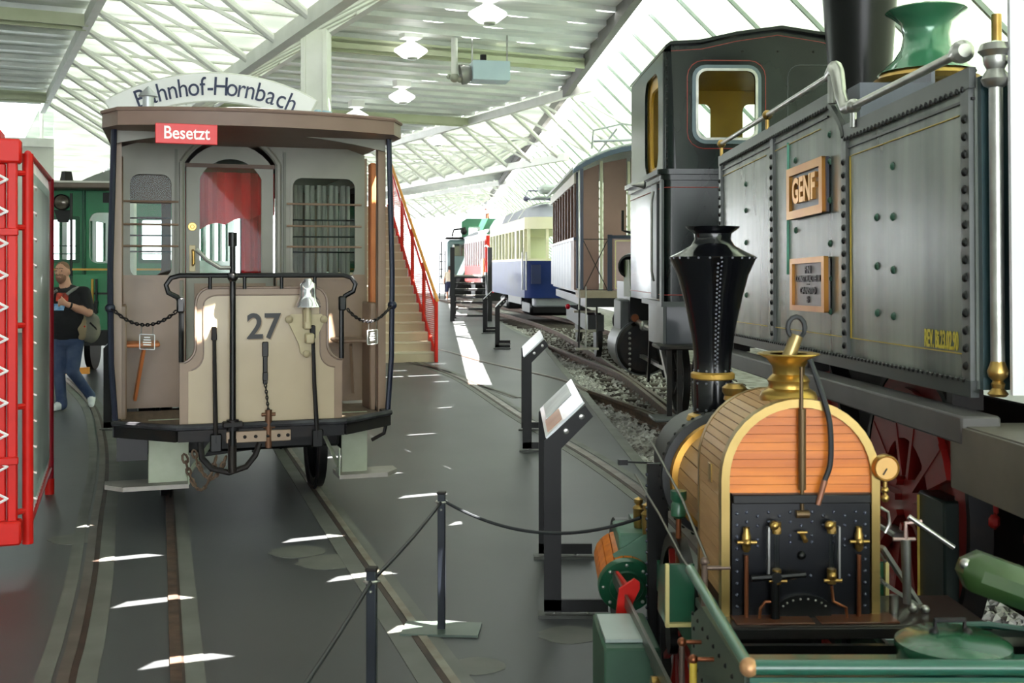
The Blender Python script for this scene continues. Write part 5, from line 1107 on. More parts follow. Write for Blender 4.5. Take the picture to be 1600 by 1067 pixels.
np2_('rear_panel', MB().box(((XL+XR)/2,.0,.55), (XR-XL,.02,.55)), T_g2); np2_('rear_line', MB().box(((XL+XR)/2,-.012,.803), (XR-XL-.04,.004,.02)), G_yel)
np2_('side_panel', MB().plate([(.02,.25),(.80,.25),(.80,.72),(.62,.80),(.02,.82)], (), (XL,0,0), (0,1,0), (0,0,1), .012), T_dull); np2_('side_panel', MB().plate([(.02,.25),(.80,.25),(.80,.72),(.62,.80),(.02,.82)], (), (XR,0,0), (0,1,0), (0,0,1), .012), T_dull)
b = MB()
for k in range(9):
    b.stud((XL-.006,.08+.085*k,.77-.004*k), (-1,0,0), .007); b.stud((XL-.006,.12+.08*k,.60), (-1,0,0), .007)
    b.stud((XL-.006,.74,.30+.05*k), (-1,0,0), .007)
stuff(np2_('side_rivets', b, M_iron))
np2_('coal_floor', MB().box(((XL+XR)/2,.40,.5), (XR-XL-.02,.78,.03)), M_black); np2_('tank_front', MB().box(((XL+XR)/2,.72,.6), (XR-XL-.02,.02,.12)), M_black)
np2_('tank_top', MB().box(((XL+XR)/2,.10,.80), (XR-XL-.03,.18,.02)), T_g2)
for y_, z0_, z1_, rr_, m_ in ((.62,.45,.70,.008,mat('brown steel', '#6f5d55', .4, .5)), (.42,.40,.72,.010,G_yel)):
    np2_('hand_stanchion', MB().cyl((XL-.06,y_,z0_), (XL-.06,y_,z1_), rr_), m_)
    for z in (z0_+.1, z1_): np2_('stanchion_ball', MB().sphere((XL-.06,y_,z), .013).cyl((XL-.06,y_,z), (XL,y_,z), .006), M_copper)
lid = np2_('filler_lid', MB().lathe([(.128,.79),(.128,.835),(.134,.845),(.132,.86),(.11,.872),(.0,.882)], (.145,.13,0), n=32), mat('lid green', '#1b4c34', .25, 0, '#15402b', 5, .6, coat=.3))
np2_('lid_handle', MB().tube([(.11,.15,.87), (.11,.15,.905), (.18,.15,.907), (.18,.15,.87)], .007), M_iron, lid); np2_('lid_handle_foot', MB().sphere((.105,.145,.878), .012), M_iron, lid); np2_('lid_handle_foot', MB().sphere((.185,.145,.878), .012), M_iron, lid)
b = MB(); Mx = Matrix.Rotation(R(-22), 3, 'Y') @ Matrix.Rotation(R(0), 3, 'X'); b.box((.37,.30,.945), (.30,.12,.10), Matrix.Rotation(R(20), 3, 'Y'), .035); np2_('tool_chest', b, mat('tool chest green', '#1c4227', .35, 0, '#36461f', 3, .7, coat=.2))
np2_('chest_hinge', MB().sphere((.235,.285,1.005), .014), M_steel); np2_('green_rim', MB().tube([(.25,.62,.70), (.30,.66,.735), (.45,.66,.735), (.6,.6,.73)], .010), T_g2); np2_('coal_heap', MB().box((.42,.60,.70), (.3,.1,.06), None, .02), M_black)
for s_ in (-1, 1):
    for y_ in (.25, ): np2_('wheel', MB().lathe([(0,.03),(.27,.03),(.27,-.03),(0,-.03)], (.12+s_*.33,y_,.27), (1,0,0), 28), M_black)
np2_('axle', MB().cyl((-.2,.25,.27), (.45,.25,.27), .025), M_iron); np2_('axle_frame', MB().box((.12,.4,.33), (.7,.9,.08)), M_black)
# ------------------------------------------------------------------ red steel banner frame on the left (local: x right, y away)
bf = thing('banner_frame', 'tall red steel frame with laced banners at the left edge', 'display frame', (-2.925, 6.72, 0), R(19))
def fp(name, mb, m, parent=None, **k): return link(name, mb, m, parent or bf, **k)
ztp, zbt = 2.40, .20
fp('corner_post', MB().box((.01,0,(ztp+zbt)/2), (.055,.06,ztp-zbt), None, .008), M_red); fp('inner_post', MB().box((-.055,.02,(ztp+zbt)/2), (.06,.05,ztp-zbt-.1), None, .008), M_red); fp('far_post', MB().box((-1.25,0,(ztp+zbt)/2), (.11,.10,ztp-zbt)), M_red)
fp('top_beam', MB().box((-.62,0,ztp+.02), (1.36,.12,.14), None, .012), M_red); fp('bottom_beam', MB().box((-.62,0,zbt+.0), (1.36,.12,.14), None, .012), M_red); fp('top_cap', MB().box((-.7,.1,ztp+.11), (1.3,.3,.06)), M_red)
fp('red_banner', MB().box((-.68,.03,(ztp+zbt)/2), (1.1,.015,ztp-zbt-.1)), mat('dark red banner', '#9c1f17', .5, 0, '#84160f', 2, .5))
tie = mat('white cable tie', '#f4eef0', .4)
z = zbt + .12; k = 0
while z < ztp - .15:
    fp('lacing', MB().tube([(-.17,-.02,z), (-.02,-.04,z+.08)], .008, 6), tie); fp('lacing', MB().tube([(-.17,-.02,z+.17), (-.01,-.04,z+.08)], .008, 6), tie); z += .185
tb = fp('round_tube', MB().cyl((.085,.12,.10), (.085,.12,2.42), .032, None, 12), M_red)
for z in (.30, .92, 1.40, 1.98, 2.30): fp('tube_arm', MB().cyl((.02,.06,z), (.085,.12,z), .018, None, 8), M_red, tb)
for z in (.62, 1.95): fp('clamp', MB().box((-.01,-.035,z), (.11,.03,.045), None, .006), M_red)
z = .35
while z < 2.35: fp('lacing', MB().tube([(.075,.13,z+.04), (.13,.13,z+.01), (.125,.24,z)], .006, 6), tie, tb); z += .155
gb = mat('grey photo banner', '#e4eef0', .4, 0, '#97a2a8', .9, .8, 0, (1, 1, .6), detail=2)
sbn = fp('side_banner', MB().plate([(.30,.36),(2.05,.36),(2.05,2.26),(.30,2.26)], (), (.10,0,0), (0,1,0), (0,0,1), .01), gb)
fp('banner_hem', MB().plate([(.26,.30),(2.1,.30),(2.1,2.32),(.26,2.32)], [[(.30,.36),(2.05,.36),(2.05,2.26),(.30,2.26)]], (.10,0,0), (0,1,0), (0,0,1), .012), mat('pale hem', '#c9dcdc', .5))
fp('rear_tube', MB().cyl((.10,2.22,.10), (.10,2.22,2.42), .032, None, 12), mat('maroon tube', '#a3182a', .4)); fp('top_tube', MB().cyl((.085,.12,2.42), (.10,2.22,2.42), .02), M_red); fp('bottom_tube', MB().cyl((.085,.12,.20), (.10,2.22,.20), .02), M_red)
for k in range(15):
    y_ = .32 + .125*k; fp('lacing', MB().tube([(.10,y_,2.31), (.085,y_+.05,2.43)], .007, 5), tie); fp('lacing', MB().tube([(.10,y_,.31), (.085,y_+.05,.19)], .007, 5), tie)
for x in (-.115, -1.2): fp('levelling_foot', MB().cyl((x,0,0), (x,0,.03), .05).cyl((x,0,.03), (x,0,.07), .02).cyl((x,0,.07), (x,0,.14), .035), M_red)
fp('levelling_foot', MB().cyl((.10,2.22,0), (.10,2.22,.12), .035), M_red)

# ------------------------------------------------------------------ green tram behind the visitor
L_g = mat('tram green', '#2f8a5e', .38, 0, '#26774f', 3, .6, coat=.2); L_gd = mat('tram dark green', '#1f5c42', .4)
gt = thing('green_tram', 'dark green open platform tram with a round headlamp in the background', 'tram', (-7.62, 18.6, 0), R(6))
def lp(name, mb, m, parent=None, **k): return link(name, mb, m, parent or gt, **k)
wn = [rrect(.20,1.86,.58,2.50,.03), rrect(.78,1.80,1.35,2.62,.12), rrect(1.6,1.86,2.2,2.50,.03)]
fr = lp('front_panel', MB().plate([(.02,.85),(2.38,.85),(2.38,2.98),(.02,2.98)], wn, (0,0,0), (1,0,0), (0,0,1), .05), L_g)
for w_ in wn: lp('pane', MB().plate(w_, (), (0,.01,0), (1,0,0), (0,0,1), .006), M_glass, fr)
for w_ in wn[::2]:
    xs = [p[0] for p in w_]; lp('window_frame', MB().plate(rrect(min(xs)-.05,1.80,max(xs)+.05,2.56,.03), [w_], (0,-.03,0), (1,0,0), (0,0,1), .02), L_gd, fr)
    for z in (1.95, 2.08): lp('guard_bar', MB().cyl((min(xs)-.05,-.05,z), (max(xs)+.05,-.05,z), .008), L_gd, fr)
for x in (.0, .14, .70, 1.42, 2.38): lp('corner_pillar', MB().box((x,-.04,1.95), (.05,.08,2.1), None, .01), L_gd)
for x in (.62, .0): lp('pole', MB().cyl((x,-.5,.9), (x,-.5,2.9), .022), M_black)
lp('yellow_rail', MB().box((1.2,-.5,1.70), (2.3,.03,.03)), M_gold); lp('dash_rail', MB().box((1.2,-.5,1.32), (2.3,.02,.03)), M_black)
lp('dash', MB().plate(rrect(.05,.60,2.35,1.62,.04), (), (0,-.48,0), (1,0,0), (0,0,1), .03), L_g)
for x in (.62, 1.2, 1.75): lp('dash_strip', MB().box((x,-.51,1.1), (.04,.02,1.0)), L_gd)
lp('gold_pipe', MB().cyl((.95,-.53,.62), (.95,-.53,1.55), .02), M_gold); lp('brake_lever', MB().bar((.85,-.56,.55), (1.02,-.56,1.2), .05).bar((1.02,-.56,1.0), (1.02,-.56,1.55), .03), M_black)
lp('headlamp', MB().lathe([(0,.0),(.10,.0),(.13,.03),(.13,-.04),(.05,-.12),(0,-.12)], (.37,-.12,2.78), (0,-1,0), 20), M_iron); lp('lamp_lens', MB().lathe([(0,.03),(.06,.025),(.11,.0)], (.37,-.13,2.78), (0,-1,0), 20), mat('lamp lens', '#7d756a', .15, .3, '#4e4840', 9, .8)); lp('lamp_bracket', MB().plate([(-.14,0),(.14,0),(.08,-.2),(-.08,-.2)], (), (.37,-.03,2.66), (1,0,0), (0,0,1), .04), M_black)
lp('roof_eave', MB().box((1.2,2.3,3.02), (2.6,5.8,.09), None, .02), mat('brown eave', '#6f6258', .5)); lp('roof_deck', MB().box((1.2,2.3,3.08), (2.45,5.6,.04)), mat('roof white', '#d8d8d2', .5))
pts = [(-1.05+2.1*k/14, .30*(1-((-1+2*k/14))**2)) for k in range(15)]; lp('clerestory_roof', MB().plate(pts, (), (1.55,2.5,3.1), (1,0,0), (0,0,1), 4.6), mat('clerestory grey', '#7f857f', .4)); lp('clerestory_pane', MB().plate([(-.35,.04),(.9,.04),(.7,.16),(-.2,.20)], (), (1.55,.18,3.1), (1,0,0), (0,0,1), .02), M_glass)
lp('roof_stove_pipe', MB().lathe([(.12,0),(.08,.22),(0,.22)], (.36,.2,3.08), n=4), M_iron); lp('destination_box', MB().box((1.35,-.04,2.86), (.7,.06,.16)), M_black)
lp('side_wall', MB().plate([(0,.85),(5,.85),(5,2.98),(0,2.98)], [[(a,1.85),(a+.7,1.85),(a+.7,2.6),(a,2.6)] for a in (.4,1.4,2.4,3.4)], (.02,0,0), (0,1,0), (0,0,1), .05), L_g); lp('side_wall', MB().plate([(0,.85),(5,.85),(5,2.98),(0,2.98)], [[(a,1.85),(a+.7,1.85),(a+.7,2.6),(a,2.6)] for a in (.4,1.4,2.4,3.4)], (2.38,0,0), (0,1,0), (0,0,1), .05), L_g)
lp('chassis', MB().box((1.2,2.2,.62), (1.9,5.4,.25)), M_black); lp('platform', MB().box((1.2,-.25,.68), (2.3,.6,.1)), M_black)
b = MB(); pts = [(-.0,.30),(.10,.26),(.18,.12),(.18,-.06),(.08,-.22),(-.12,-.28),(-.26,-.24),(-.24,-.14),(-.06,-.15),(.04,-.06),(.04,.08),(-.04,.16),(-.10,.18),(-.08,.28)]; b.plate(pts, (), (.52,-.75,.36), (1,0,0), (0,0,1), .08); lp('grey_fender', b, mat('fender grey', '#a8aaa4', .45)); lp('orange_board', MB().box((.72,-.8,.13), (.5,.1,.1)), M_orange); lp('fender_mount', MB().box((.5,-.5,.45), (.3,.5,.12)), M_black)
for y_ in (.9, 3.4):
    for x in (.6, 1.8): lp('wheel', MB().lathe([(0,.05),(.38,.05),(.38,-.05),(0,-.05)], (x,y_,.38), (1,0,0), 24), M_black)

# ------------------------------------------------------------------ people: one continuous surface each, grown from overlapping volumes and remeshed
def figure(name, prims, mats, voxel, parent, smooth_it=4):
    mb = MB(); tags = []
    for p in prims:
        if p[0] == 'c':
            a, b_, ra, rb = Vector(p[1]), Vector(p[2]), p[3], p[4]; d = (b_-a); L_ = max(d.length, 1e-4); prof = []
            for k in range(6): an = math.pi/2*k/5; prof.append((ra*math.sin(an), -ra*math.cos(an)))
            for k in range(6): an = math.pi/2*k/5; prof.append((rb*math.cos(an), L_ + rb*math.sin(an)))
            mb.lathe(prof, a, d, 14)
        else: mb.sphere(p[1], p[2], 9)
    me = bpy.data.meshes.new(name); me.from_pydata(mb.v, [], mb.f); me.update(); o = bpy.data.objects.new(name, me); C.objects.link(o)
    r = o.modifiers.new('r', 'REMESH'); r.mode = 'VOXEL'; r.voxel_size = voxel
    s_ = o.modifiers.new('s', 'SMOOTH'); s_.iterations = smooth_it; s_.factor = .5
    dg = bpy.context.evaluated_depsgraph_get(); em = bpy.data.meshes.new_from_object(o.evaluated_get(dg)); o.modifiers.clear(); o.data = em; em.name = name
    for m in mats: em.materials.append(m)
    n = len(em.polygons); cen = np.empty(n*3); em.polygons.foreach_get('center', cen); cen = cen.reshape(-1, 3); best = np.full(n, 1e9); idx = np.zeros(n, int)
    for p in prims:
        if p[0] == 'c':
            a, b_ = np.array(p[1]), np.array(p[2]); d = b_-a; t = np.clip(((cen-a)@d)/max(d@d, 1e-8), 0, 1); q = a + t[:, None]*d; dist = np.linalg.norm(cen-q, axis=1) - (p[3] + (p[4]-p[3])*t); tg = p[5]
        else:
            r_ = p[2] if isinstance(p[2], (tuple, list)) else (p[2],)*3; r_ = np.array(r_); k0 = np.linalg.norm((cen-np.array(p[1]))/r_, axis=1); dist = (k0-1)*r_.min(); tg = p[3]
        w = dist < best; best[w] = dist[w]; idx[w] = tg
    em.polygons.foreach_set('material_index', idx.astype('int32')); em.polygons.foreach_set('use_smooth', [True]*n); em.update(); o.parent = parent; return o
S_skin = mat('skin', '#d8a58c', .55, 0, '#c9937a', 9, .5); S_black = mat('black cotton', '#1a1b20', .85, 0, '#121318', 12, .5); S_jean = mat('blue denim', '#34466b', .85, 0, '#56647f', 5, .8); S_shoe = mat('white trainer', '#e9ecef', .6, 0, '#c9ced6', 14, .7); S_hair = mat('cropped brown hair', '#8a6a52', .8); S_beard = mat('stubble', '#9a7460', .8, 0, '#7a5a48', 20, .6)
man = thing('person', 'man in black printed T-shirt and blue jeans walking with a grey backpack', 'person', (-5.36, 14.0, 0), 0)
hx = -.10
P_ = [('e', (hx, -.02, 1.695), (.078,.097,.108), 0), ('e', (hx-.004, -.045, 1.625), (.062,.075,.085), 5), ('e', (hx, .0, 1.735), (.080,.098,.075), 4), ('c', (hx-.008, -.115, 1.70), (hx-.012, -.132, 1.665), .012, .016, 0), ('e', (hx+.083, -.005, 1.675), (.012,.022,.034), 0), ('e', (hx-.083, -.005, 1.675), (.012,.022,.034), 0), ('c', (hx-.035,-.10,1.715), (hx+.03,-.102,1.715), .012, .012, 0), ('c', (hx-.022,-.112,1.618), (hx+.014,-.114,1.618), .010, .010, 0),
 ('c', (hx+.01, .01, 1.60), (hx+.03, .02, 1.49), .066, .075, 0),
 # torso
 ('c', (-.24, .02, 1.42), (.16, .0, 1.43), .075, .08, 1), ('e', (-.04, .0, 1.33), (.225,.135,.17), 1), ('e', (-.06, -.03, 1.10), (.228,.17,.22), 1), ('e', (-.05, -.01, .95), (.215,.155,.13), 1), ('c', (-.10,.01,1.47), (.02,.02,1.47), .055, .055, 1),
 ('e', (-.05, .01, .85), (.20,.14,.11), 2),
 # his right leg (left in view), weight on it
 ('c', (-.14, .0, .84), (-.135, -.03, .46), .105, .075, 2), ('c', (-.135, -.03, .46), (-.115, .0, .12), .074, .062, 2), ('c', (-.115,.0,.12), (-.115,.0,.07), .068, .07, 2),
 ('c', (-.115, .03, .05), (-.17, -.17, .035), .048, .038, 3), ('e', (-.14,-.06,.06), (.05,.09,.045), 3),
 # left leg trailing
 ('c', (.05, .02, .84), (.03, -.02, .47), .102, .075, 2), ('c', (.03, -.02, .47), (.13, .22, .19), .073, .058, 2), ('c', (.13,.22,.19), (.145,.25,.15), .062, .063, 2),
 ('c', (.155, .28, .13), (.19, .16, .05), .045, .036, 3), ('e', (.17,.22,.10), (.045,.07,.05), 3),
 # left arm bent across the chest
 ('c', (.17, .0, 1.41), (.225, -.03, 1.24), .078, .066, 1), ('c', (.22, -.03, 1.26), (.23, -.05, 1.19), .062, .055, 0), ('c', (.23, -.05, 1.19), (.04, -.20, 1.29), .052, .036, 0),
 ('e', (-.02, -.215, 1.325), (.045,.025,.045), 0), ('c', (.04,-.20,1.29), (.0,-.21,1.31), .032, .034, 0)]
for k in range(4): P_ += [('c', (-.045, -.215, 1.355-.023*k), (-.075, -.20, 1.345-.023*k), .0105, .010, 0), ('c', (-.075, -.20, 1.345-.023*k), (-.070, -.178, 1.335-.023*k), .010, .009, 0)]
P_ += [('c', (-.01,-.225,1.36), (-.035,-.215,1.39), .012, .010, 0),
 # right arm hanging
 ('c', (-.26, .02, 1.41), (-.30, .04, 1.20), .076, .064, 1), ('c', (-.30, .04, 1.22), (-.31, .02, 1.12), .055, .05, 0), ('c', (-.31,.02,1.12), (-.30,-.06,.90), .047, .034, 0), ('e', (-.30,-.08,.83), (.022,.04,.05), 0)]
for k in range(4): P_ += [('c', (-.30,-.11+.02*k,.80), (-.295,-.115+.02*k,.75), .010, .009, 0)]
P_ += [('c', (-.30,-.11,.85), (-.29,-.135,.81), .011, .010, 0)]
figure('body', P_, [S_skin, S_black, S_jean, S_shoe, S_hair, S_beard], .011, man, 5)
for s_ in (-1, 1): link('eye', MB().sphere((hx-.006+s_*.031,-.103,1.695), (.012,.008,.007), 6), mat('eye dark', '#3a2a22', .3), man)
link('eyebrow', MB().tube([(hx-.055,-.10,1.722), (hx-.03,-.115,1.727), (hx-.012,-.115,1.722)], .005, 5), S_hair, man); link('eyebrow', MB().tube([(hx+.0,-.115,1.722), (hx+.02,-.115,1.727), (hx+.044,-.10,1.722)], .005, 5), S_hair, man); link('mouth', MB().tube([(hx-.03,-.118,1.617), (hx-.008,-.125,1.617), (hx+.016,-.118,1.617)], .005, 5), mat('lips', '#a8665a', .5), man)
# shirt print follows the chest
def chest_patch(x0, x1, z0, z1, m, name):
    b = MB(); vs = []; fs = []; n = 10; mm = 5
    for j in range(mm+1):
        for k in range(n+1):
            x = x0 + (x1-x0)*k/n; z = z0 + (z1-z0)*j/mm; y1 = -.135*math.sqrt(max(0, 1-((x+.04)/.225)**2-((z-1.33)/.17)**2)) if abs(z-1.33) < .17 else 0; q = 1-((x+.06)/.228)**2-((z-1.10)/.22)**2; y2 = -.03-.165*math.sqrt(q) if q > 0 else 0; vs.append((x, min(y1, y2)-.008, z))
    for j in range(mm):
        for k in range(n): a = j*(n+1)+k; fs.append((a, a+1, a+n+2, a+n+1))
    b.add(vs, fs); return link(name, b, m, man)
chest_patch(-.21, -.02, 1.22, 1.30, mat('blue print', '#3f8fd6', .7, 0, '#bfe0f5', 16, .8), 'shirt_print'); chest_patch(-.13, .02, 1.33, 1.43, mat('red print', '#e05038', .7, 0, '#1a1b20', 11, .9), 'shirt_print')
link('wristband', MB().lathe([(.037,-.012),(.04,0),(.037,.012)], (.065,-.182,1.278), (-.78,-.6,.35), 14), M_black, man)
bp = thing('backpack', 'grey brown backpack hanging at the side of the walking man', 'backpack', (-5.36, 14.0, 0), 0)
S_bag = mat('grey bag cloth', '#8a8578', .8, 0, '#6d7068', 5, .8, .2)
o = figure('bag_body', [('e', (.15,.12,1.02), (.145,.11,.20), 0), ('e', (.22,.06,.98), (.12,.09,.17), 0), ('e', (.10,.0,1.0), (.10,.10,.17), 1), ('e', (.26,.05,1.08), (.07,.07,.09), 0)], [S_bag, mat('tan bag cloth', '#a08f74', .8)], .014, bp, 4)
link('shoulder_strap', MB().tube([(.10,-.02,1.49), (.06,-.08,1.47), (-.0,-.13,1.41)], .02, 6), mat('grey strap', '#8d8f8c', .7), bp); link('shoulder_strap', MB().tube([(-.13,-.10,1.46), (-.19,-.09,1.42)], .016, 6), mat('grey strap', '#8d8f8c', .7), bp); link('side_strap', MB().tube([(.24,-.03,1.07), (.30,.0,1.0), (.31,.04,.93)], .012, 6), M_black, bp); link('zip_pull', MB().sphere((.18,-.045,1.02), .012), M_red, bp)
vis = thing('person', 'distant person seen from behind in a beige top and navy shorts', 'person', (-3.2, 59.0, 0), 0)
V_top = mat('beige top', '#d8c9b4', .8); V_navy = mat('navy shorts', '#232a4a', .8)
figure('body', [('e', (0,0,1.66), (.08,.10,.12), 4), ('c', (0,0,1.56), (0,0,1.45), .06, .07, 0), ('c', (-.17,0,1.40), (.17,0,1.40), .075, .075, 1), ('e', (0,0,1.25), (.21,.13,.22), 1), ('e', (0,0,1.05), (.19,.13,.14), 1), ('e', (0,.02,.90), (.19,.15,.14), 2), ('c', (-.10,0,.85), (-.12,-.05,.52), .11, .09, 2), ('c', (.10,0,.85), (.10,.08,.52), .11, .09, 2), ('c', (-.12,-.05,.52), (-.12,.0,.1), .06, .045, 0), ('c', (.10,.08,.52), (.13,.2,.14), .06, .045, 0), ('c', (-.12,.03,.05), (-.13,-.15,.04), .045, .04, 3), ('c', (.13,.22,.1), (.14,.1,.04), .045, .04, 3), ('c', (-.2,0,1.38), (-.27,.02,1.12), .06, .05, 1), ('c', (-.27,.02,1.12), (-.28,-.1,.9), .045, .035, 0), ('c', (.2,0,1.38), (.26,.02,1.12), .06, .05, 1), ('c', (.26,.02,1.12), (.2,-.12,.98), .045, .035, 0), ('e', (.19,-.14,.95), (.03,.05,.05), 0), ('e', (-.28,-.12,.85), (.03,.05,.05), 0)], [S_skin, V_top, V_navy, S_shoe, mat('dark hair', '#2d221c', .7)], .02, vis, 4)
# ------------------------------------------------------------------ info stands
I_print = mat('info print', '#e9edf3', .25, 0, '#cfd8e4', 3, .7, coat=.4)
def info_stand(x, y0, y1, label, lean=.165, foot=.32, picture=False):
    t = thing('info_stand', label, 'info stand', (x, y0, 0), 0, 'info stands along the walkway'); D = y1-y0
    for yy in (0, D):
        pl = [(0,.03),(.086,.03),(.086,.84),(.245,1.0),(.205,1.055),(.0,.875)]
        lg = link('side_plate', MB().plate(pl, (), (0,yy,0), (1,0,0), (0,0,1), .02), M_blackmatt, t)
        link('foot_bar', MB().box((foot/2,yy,.055), (foot,.02,.06)), M_blackmatt, t); link('base_plate', MB().box((foot/2-.01,yy,.008), (foot+.04,.09,.016)), mat('floor plate grey', '#4b4d4a', .5, .3), t)
        for xx in (.05, foot-.1): link('foot_bolt', MB().cyl((xx,yy,.012), (xx,yy,.04), .008), M_steel, t)
        if yy == 0:
            for u in (.25, .8): link('board_screw', MB().lathe([(0,.008),(.012,.006),(.015,0)], (.075+.14*u,yy-.01,.895+.13*u), (0,-1,0), 12), M_steel, t)
    U = Vector((.72,0,.69)).normalized(); b = MB(); b.plate([(0,0),(D,0),(D,.26),(0,.26)], (), (.012,0,.89), (0,1,0), U, .012); bd = link('board', b, I_print, t)
    if picture:
        for a, c, e, g, m_ in ((.08,.5,.02,.12,mat('brick red picture', '#c98a74', .4, 0, '#e2b8a4', 4, .8)), (.55,1.15,.03,.22,mat('grey picture', '#b9bcc4', .4, 0, '#d9dce2', 6, .8))): link('printed_picture', MB().plate([(a,e),(c,e),(c,g),(a,g)], (), (.012-.0055,0,.895), (0,1,0), U, .004), m_, t)
    return t
info_stand(.160, 5.76, 6.92, 'nearest dark info stand with a tilted white panel beside the small engine', picture=True)
info_stand(.100, 10.9, 12.3, 'second dark info stand from the camera with a tilted white panel')
info_stand(-.36, 24.4, 25.9, 'third info stand, standing right of the far black steps')
info_stand(-.76, 30.0, 31.6, 'farthest small info stand in front of the black steps')
info_stand(-4.36, 12.3, 13.3, 'info stand half hidden behind the left side of the beige tram')
# ------------------------------------------------------------------ rope barrier
def post(x, y_, label):
    t = thing('barrier_post', label, 'barrier post', (x, y_, 0), R(-4), 'rope barrier posts')
    link('pole', MB().box((0,0,.335), (.036,.036,.65), None, .003), mat('blue black post', '#1b1f27', .3, .3, '#2b303a', 4, .6), t); link('cap', MB().box((0,0,.663), (.042,.042,.012), None, .003), M_iron, t)
    link('base_plate', MB().box((.0,.0,.008), (.37,.20,.012)), mat('post plate', '#5d6a62', .35, .3, '#49554e', 5, .6), t); link('rope_eye', MB().tube([(.026*math.cos(R(a)), .026*math.sin(R(a)), .62) for a in range(0,360,40)], .006, 5, True), M_steel, t); link('post_screw', MB().sphere((0,-.019,.585), .006), M_steel, t)
    return t
post(-.338, 5.53, 'black barrier post standing free in the middle of the floor'); post(-.504, 4.14, 'nearest black barrier post cut off by the bottom of the picture'); post(-.585, 2.75, 'barrier post closest to the camera at the lower left end of the rope')
def rope(a, c, sag, label):
    a = Vector(a); c = Vector(c); pts = []
    for k in range(25): t = k/24; p = a.lerp(c, t); p.z -= 4*sag*t*(1-t); pts.append(p)
    tag(link('barrier_rope', MB().tube(pts, .0075, 8), M_cable), label, 'rope', 'barrier ropes')
rope((-.338,5.53,.62), (-.504,4.14,.62), .012, 'taut black rope between the two barrier posts')
rope((-.504,4.14,.62), (-.585,2.75,.62), .01, 'black rope running down from the nearest post to the bottom edge')
rope((-.338,5.53,.63), (.56,5.0,.66), .11, 'sagging black rope from the free post to the small engine')
# ------------------------------------------------------------------ red railed staircase
stc = thing('staircase', 'steep staircase with wooden treads, red mesh railing and orange handrail', 'staircase', (-1.43, 21.1, 0), R(16.5))
def sp2(name, mb, m, parent=None, **k): return link(name, mb, m, parent or stc, **k)
M_tread = mat('pale tread', '#d9cdb8', .45, 0, '#c9bca4', 3, .7, 0, (1, 6, 6)); M_riser = mat('riser wood', '#c9b69c', .42, 0, '#b8a58a', 2, .7)
NS, RI, GO = 18, .17, .27
for k in range(NS):
    sp2('riser', MB().box((-1.1, GO*k+.01, RI*(k+.5)), (2.2,.02,RI)), M_riser); sp2('tread', MB().box((-1.1, GO*(k+.5), RI*(k+1)), (2.2,GO+.03,.03), None, .004), M_tread)
a0 = Vector((.02, -.05, .02)); a1 = Vector((.02, GO*NS, RI*NS))
sp2('stringer', MB().bar(a0 + Vector((0,0,.06)), a1, .03, .16, (0,0,1)), M_redrail); sp2('stringer', MB().bar(a0 + Vector((-2.2,0,.06)), a1 + Vector((-2.2,0,0)), .03, .16, (0,0,1)), M_redrail)
mesh_m = bpy.data.materials.new('red perforated sheet'); mesh_m.use_nodes = True; nt = mesh_m.node_tree; bs_ = nt.nodes['Principled BSDF']; bs_.inputs['Base Color'].default_value = lin('#e05a48'); bs_.inputs['Roughness'].default_value = .5
tc = nt.nodes.new('ShaderNodeTexCoord'); vo = nt.nodes.new('ShaderNodeTexVoronoi'); vo.inputs['Scale'].default_value = 26; vo.inputs['Randomness'].default_value = .0; gtn = nt.nodes.new('ShaderNodeMath'); gtn.operation = 'GREATER_THAN'; gtn.inputs[1].default_value = .47
nt.links.new(tc.outputs['Object'], vo.inputs['Vector']); nt.links.new(vo.outputs['Distance'], gtn.inputs[0]); nt.links.new(gtn.outputs[0], bs_.inputs['Alpha'])
for xo in (.03, -2.23):
    for k in range(0, NS, 4):
        p0 = Vector((xo, GO*k-.05, RI*k)); p1 = Vector((xo, GO*min(k+4,NS)-.05, RI*min(k+4,NS)))
        ps = sp2('rail_post', MB().box((xo, p0.y, p0.z+.56), (.06,.08,1.18), None, .008), M_redrail); b = MB(); b.bar(p0 + Vector((0,.06,.14)), p1 + Vector((0,-.04,.14)), .035, .05, (0,0,1)); b.bar(p0 + Vector((0,.06,.98)), p1 + Vector((0,-.04,.98)), .03, .04, (0,0,1)); sp2('panel_frame', b, M_redrail)
        sp2('mesh_panel', MB().plate([(p0.y+.06,p0.z+.18),(p1.y-.06,p1.z+.18),(p1.y-.06,p1.z+.98),(p0.y+.06,p0.z+.98)], (), (xo,0,0), (0,1,0), (0,0,1), .006), mesh_m)
    sp2('handrail', MB().tube([(xo,-.15,1.13), (xo,GO*NS,RI*NS+1.2)], .032, 10), M_orange)
sp2('landing', MB().box((-1.1, GO*NS+1.0, RI*NS-.05), (2.3,2.0,.1)), M_riser)
for x in (-2.1, -.1): sp2('landing_leg', MB().box((x, GO*NS+1.8, RI*NS/2-.05), (.1,.1,RI*NS-.1)), M_white)
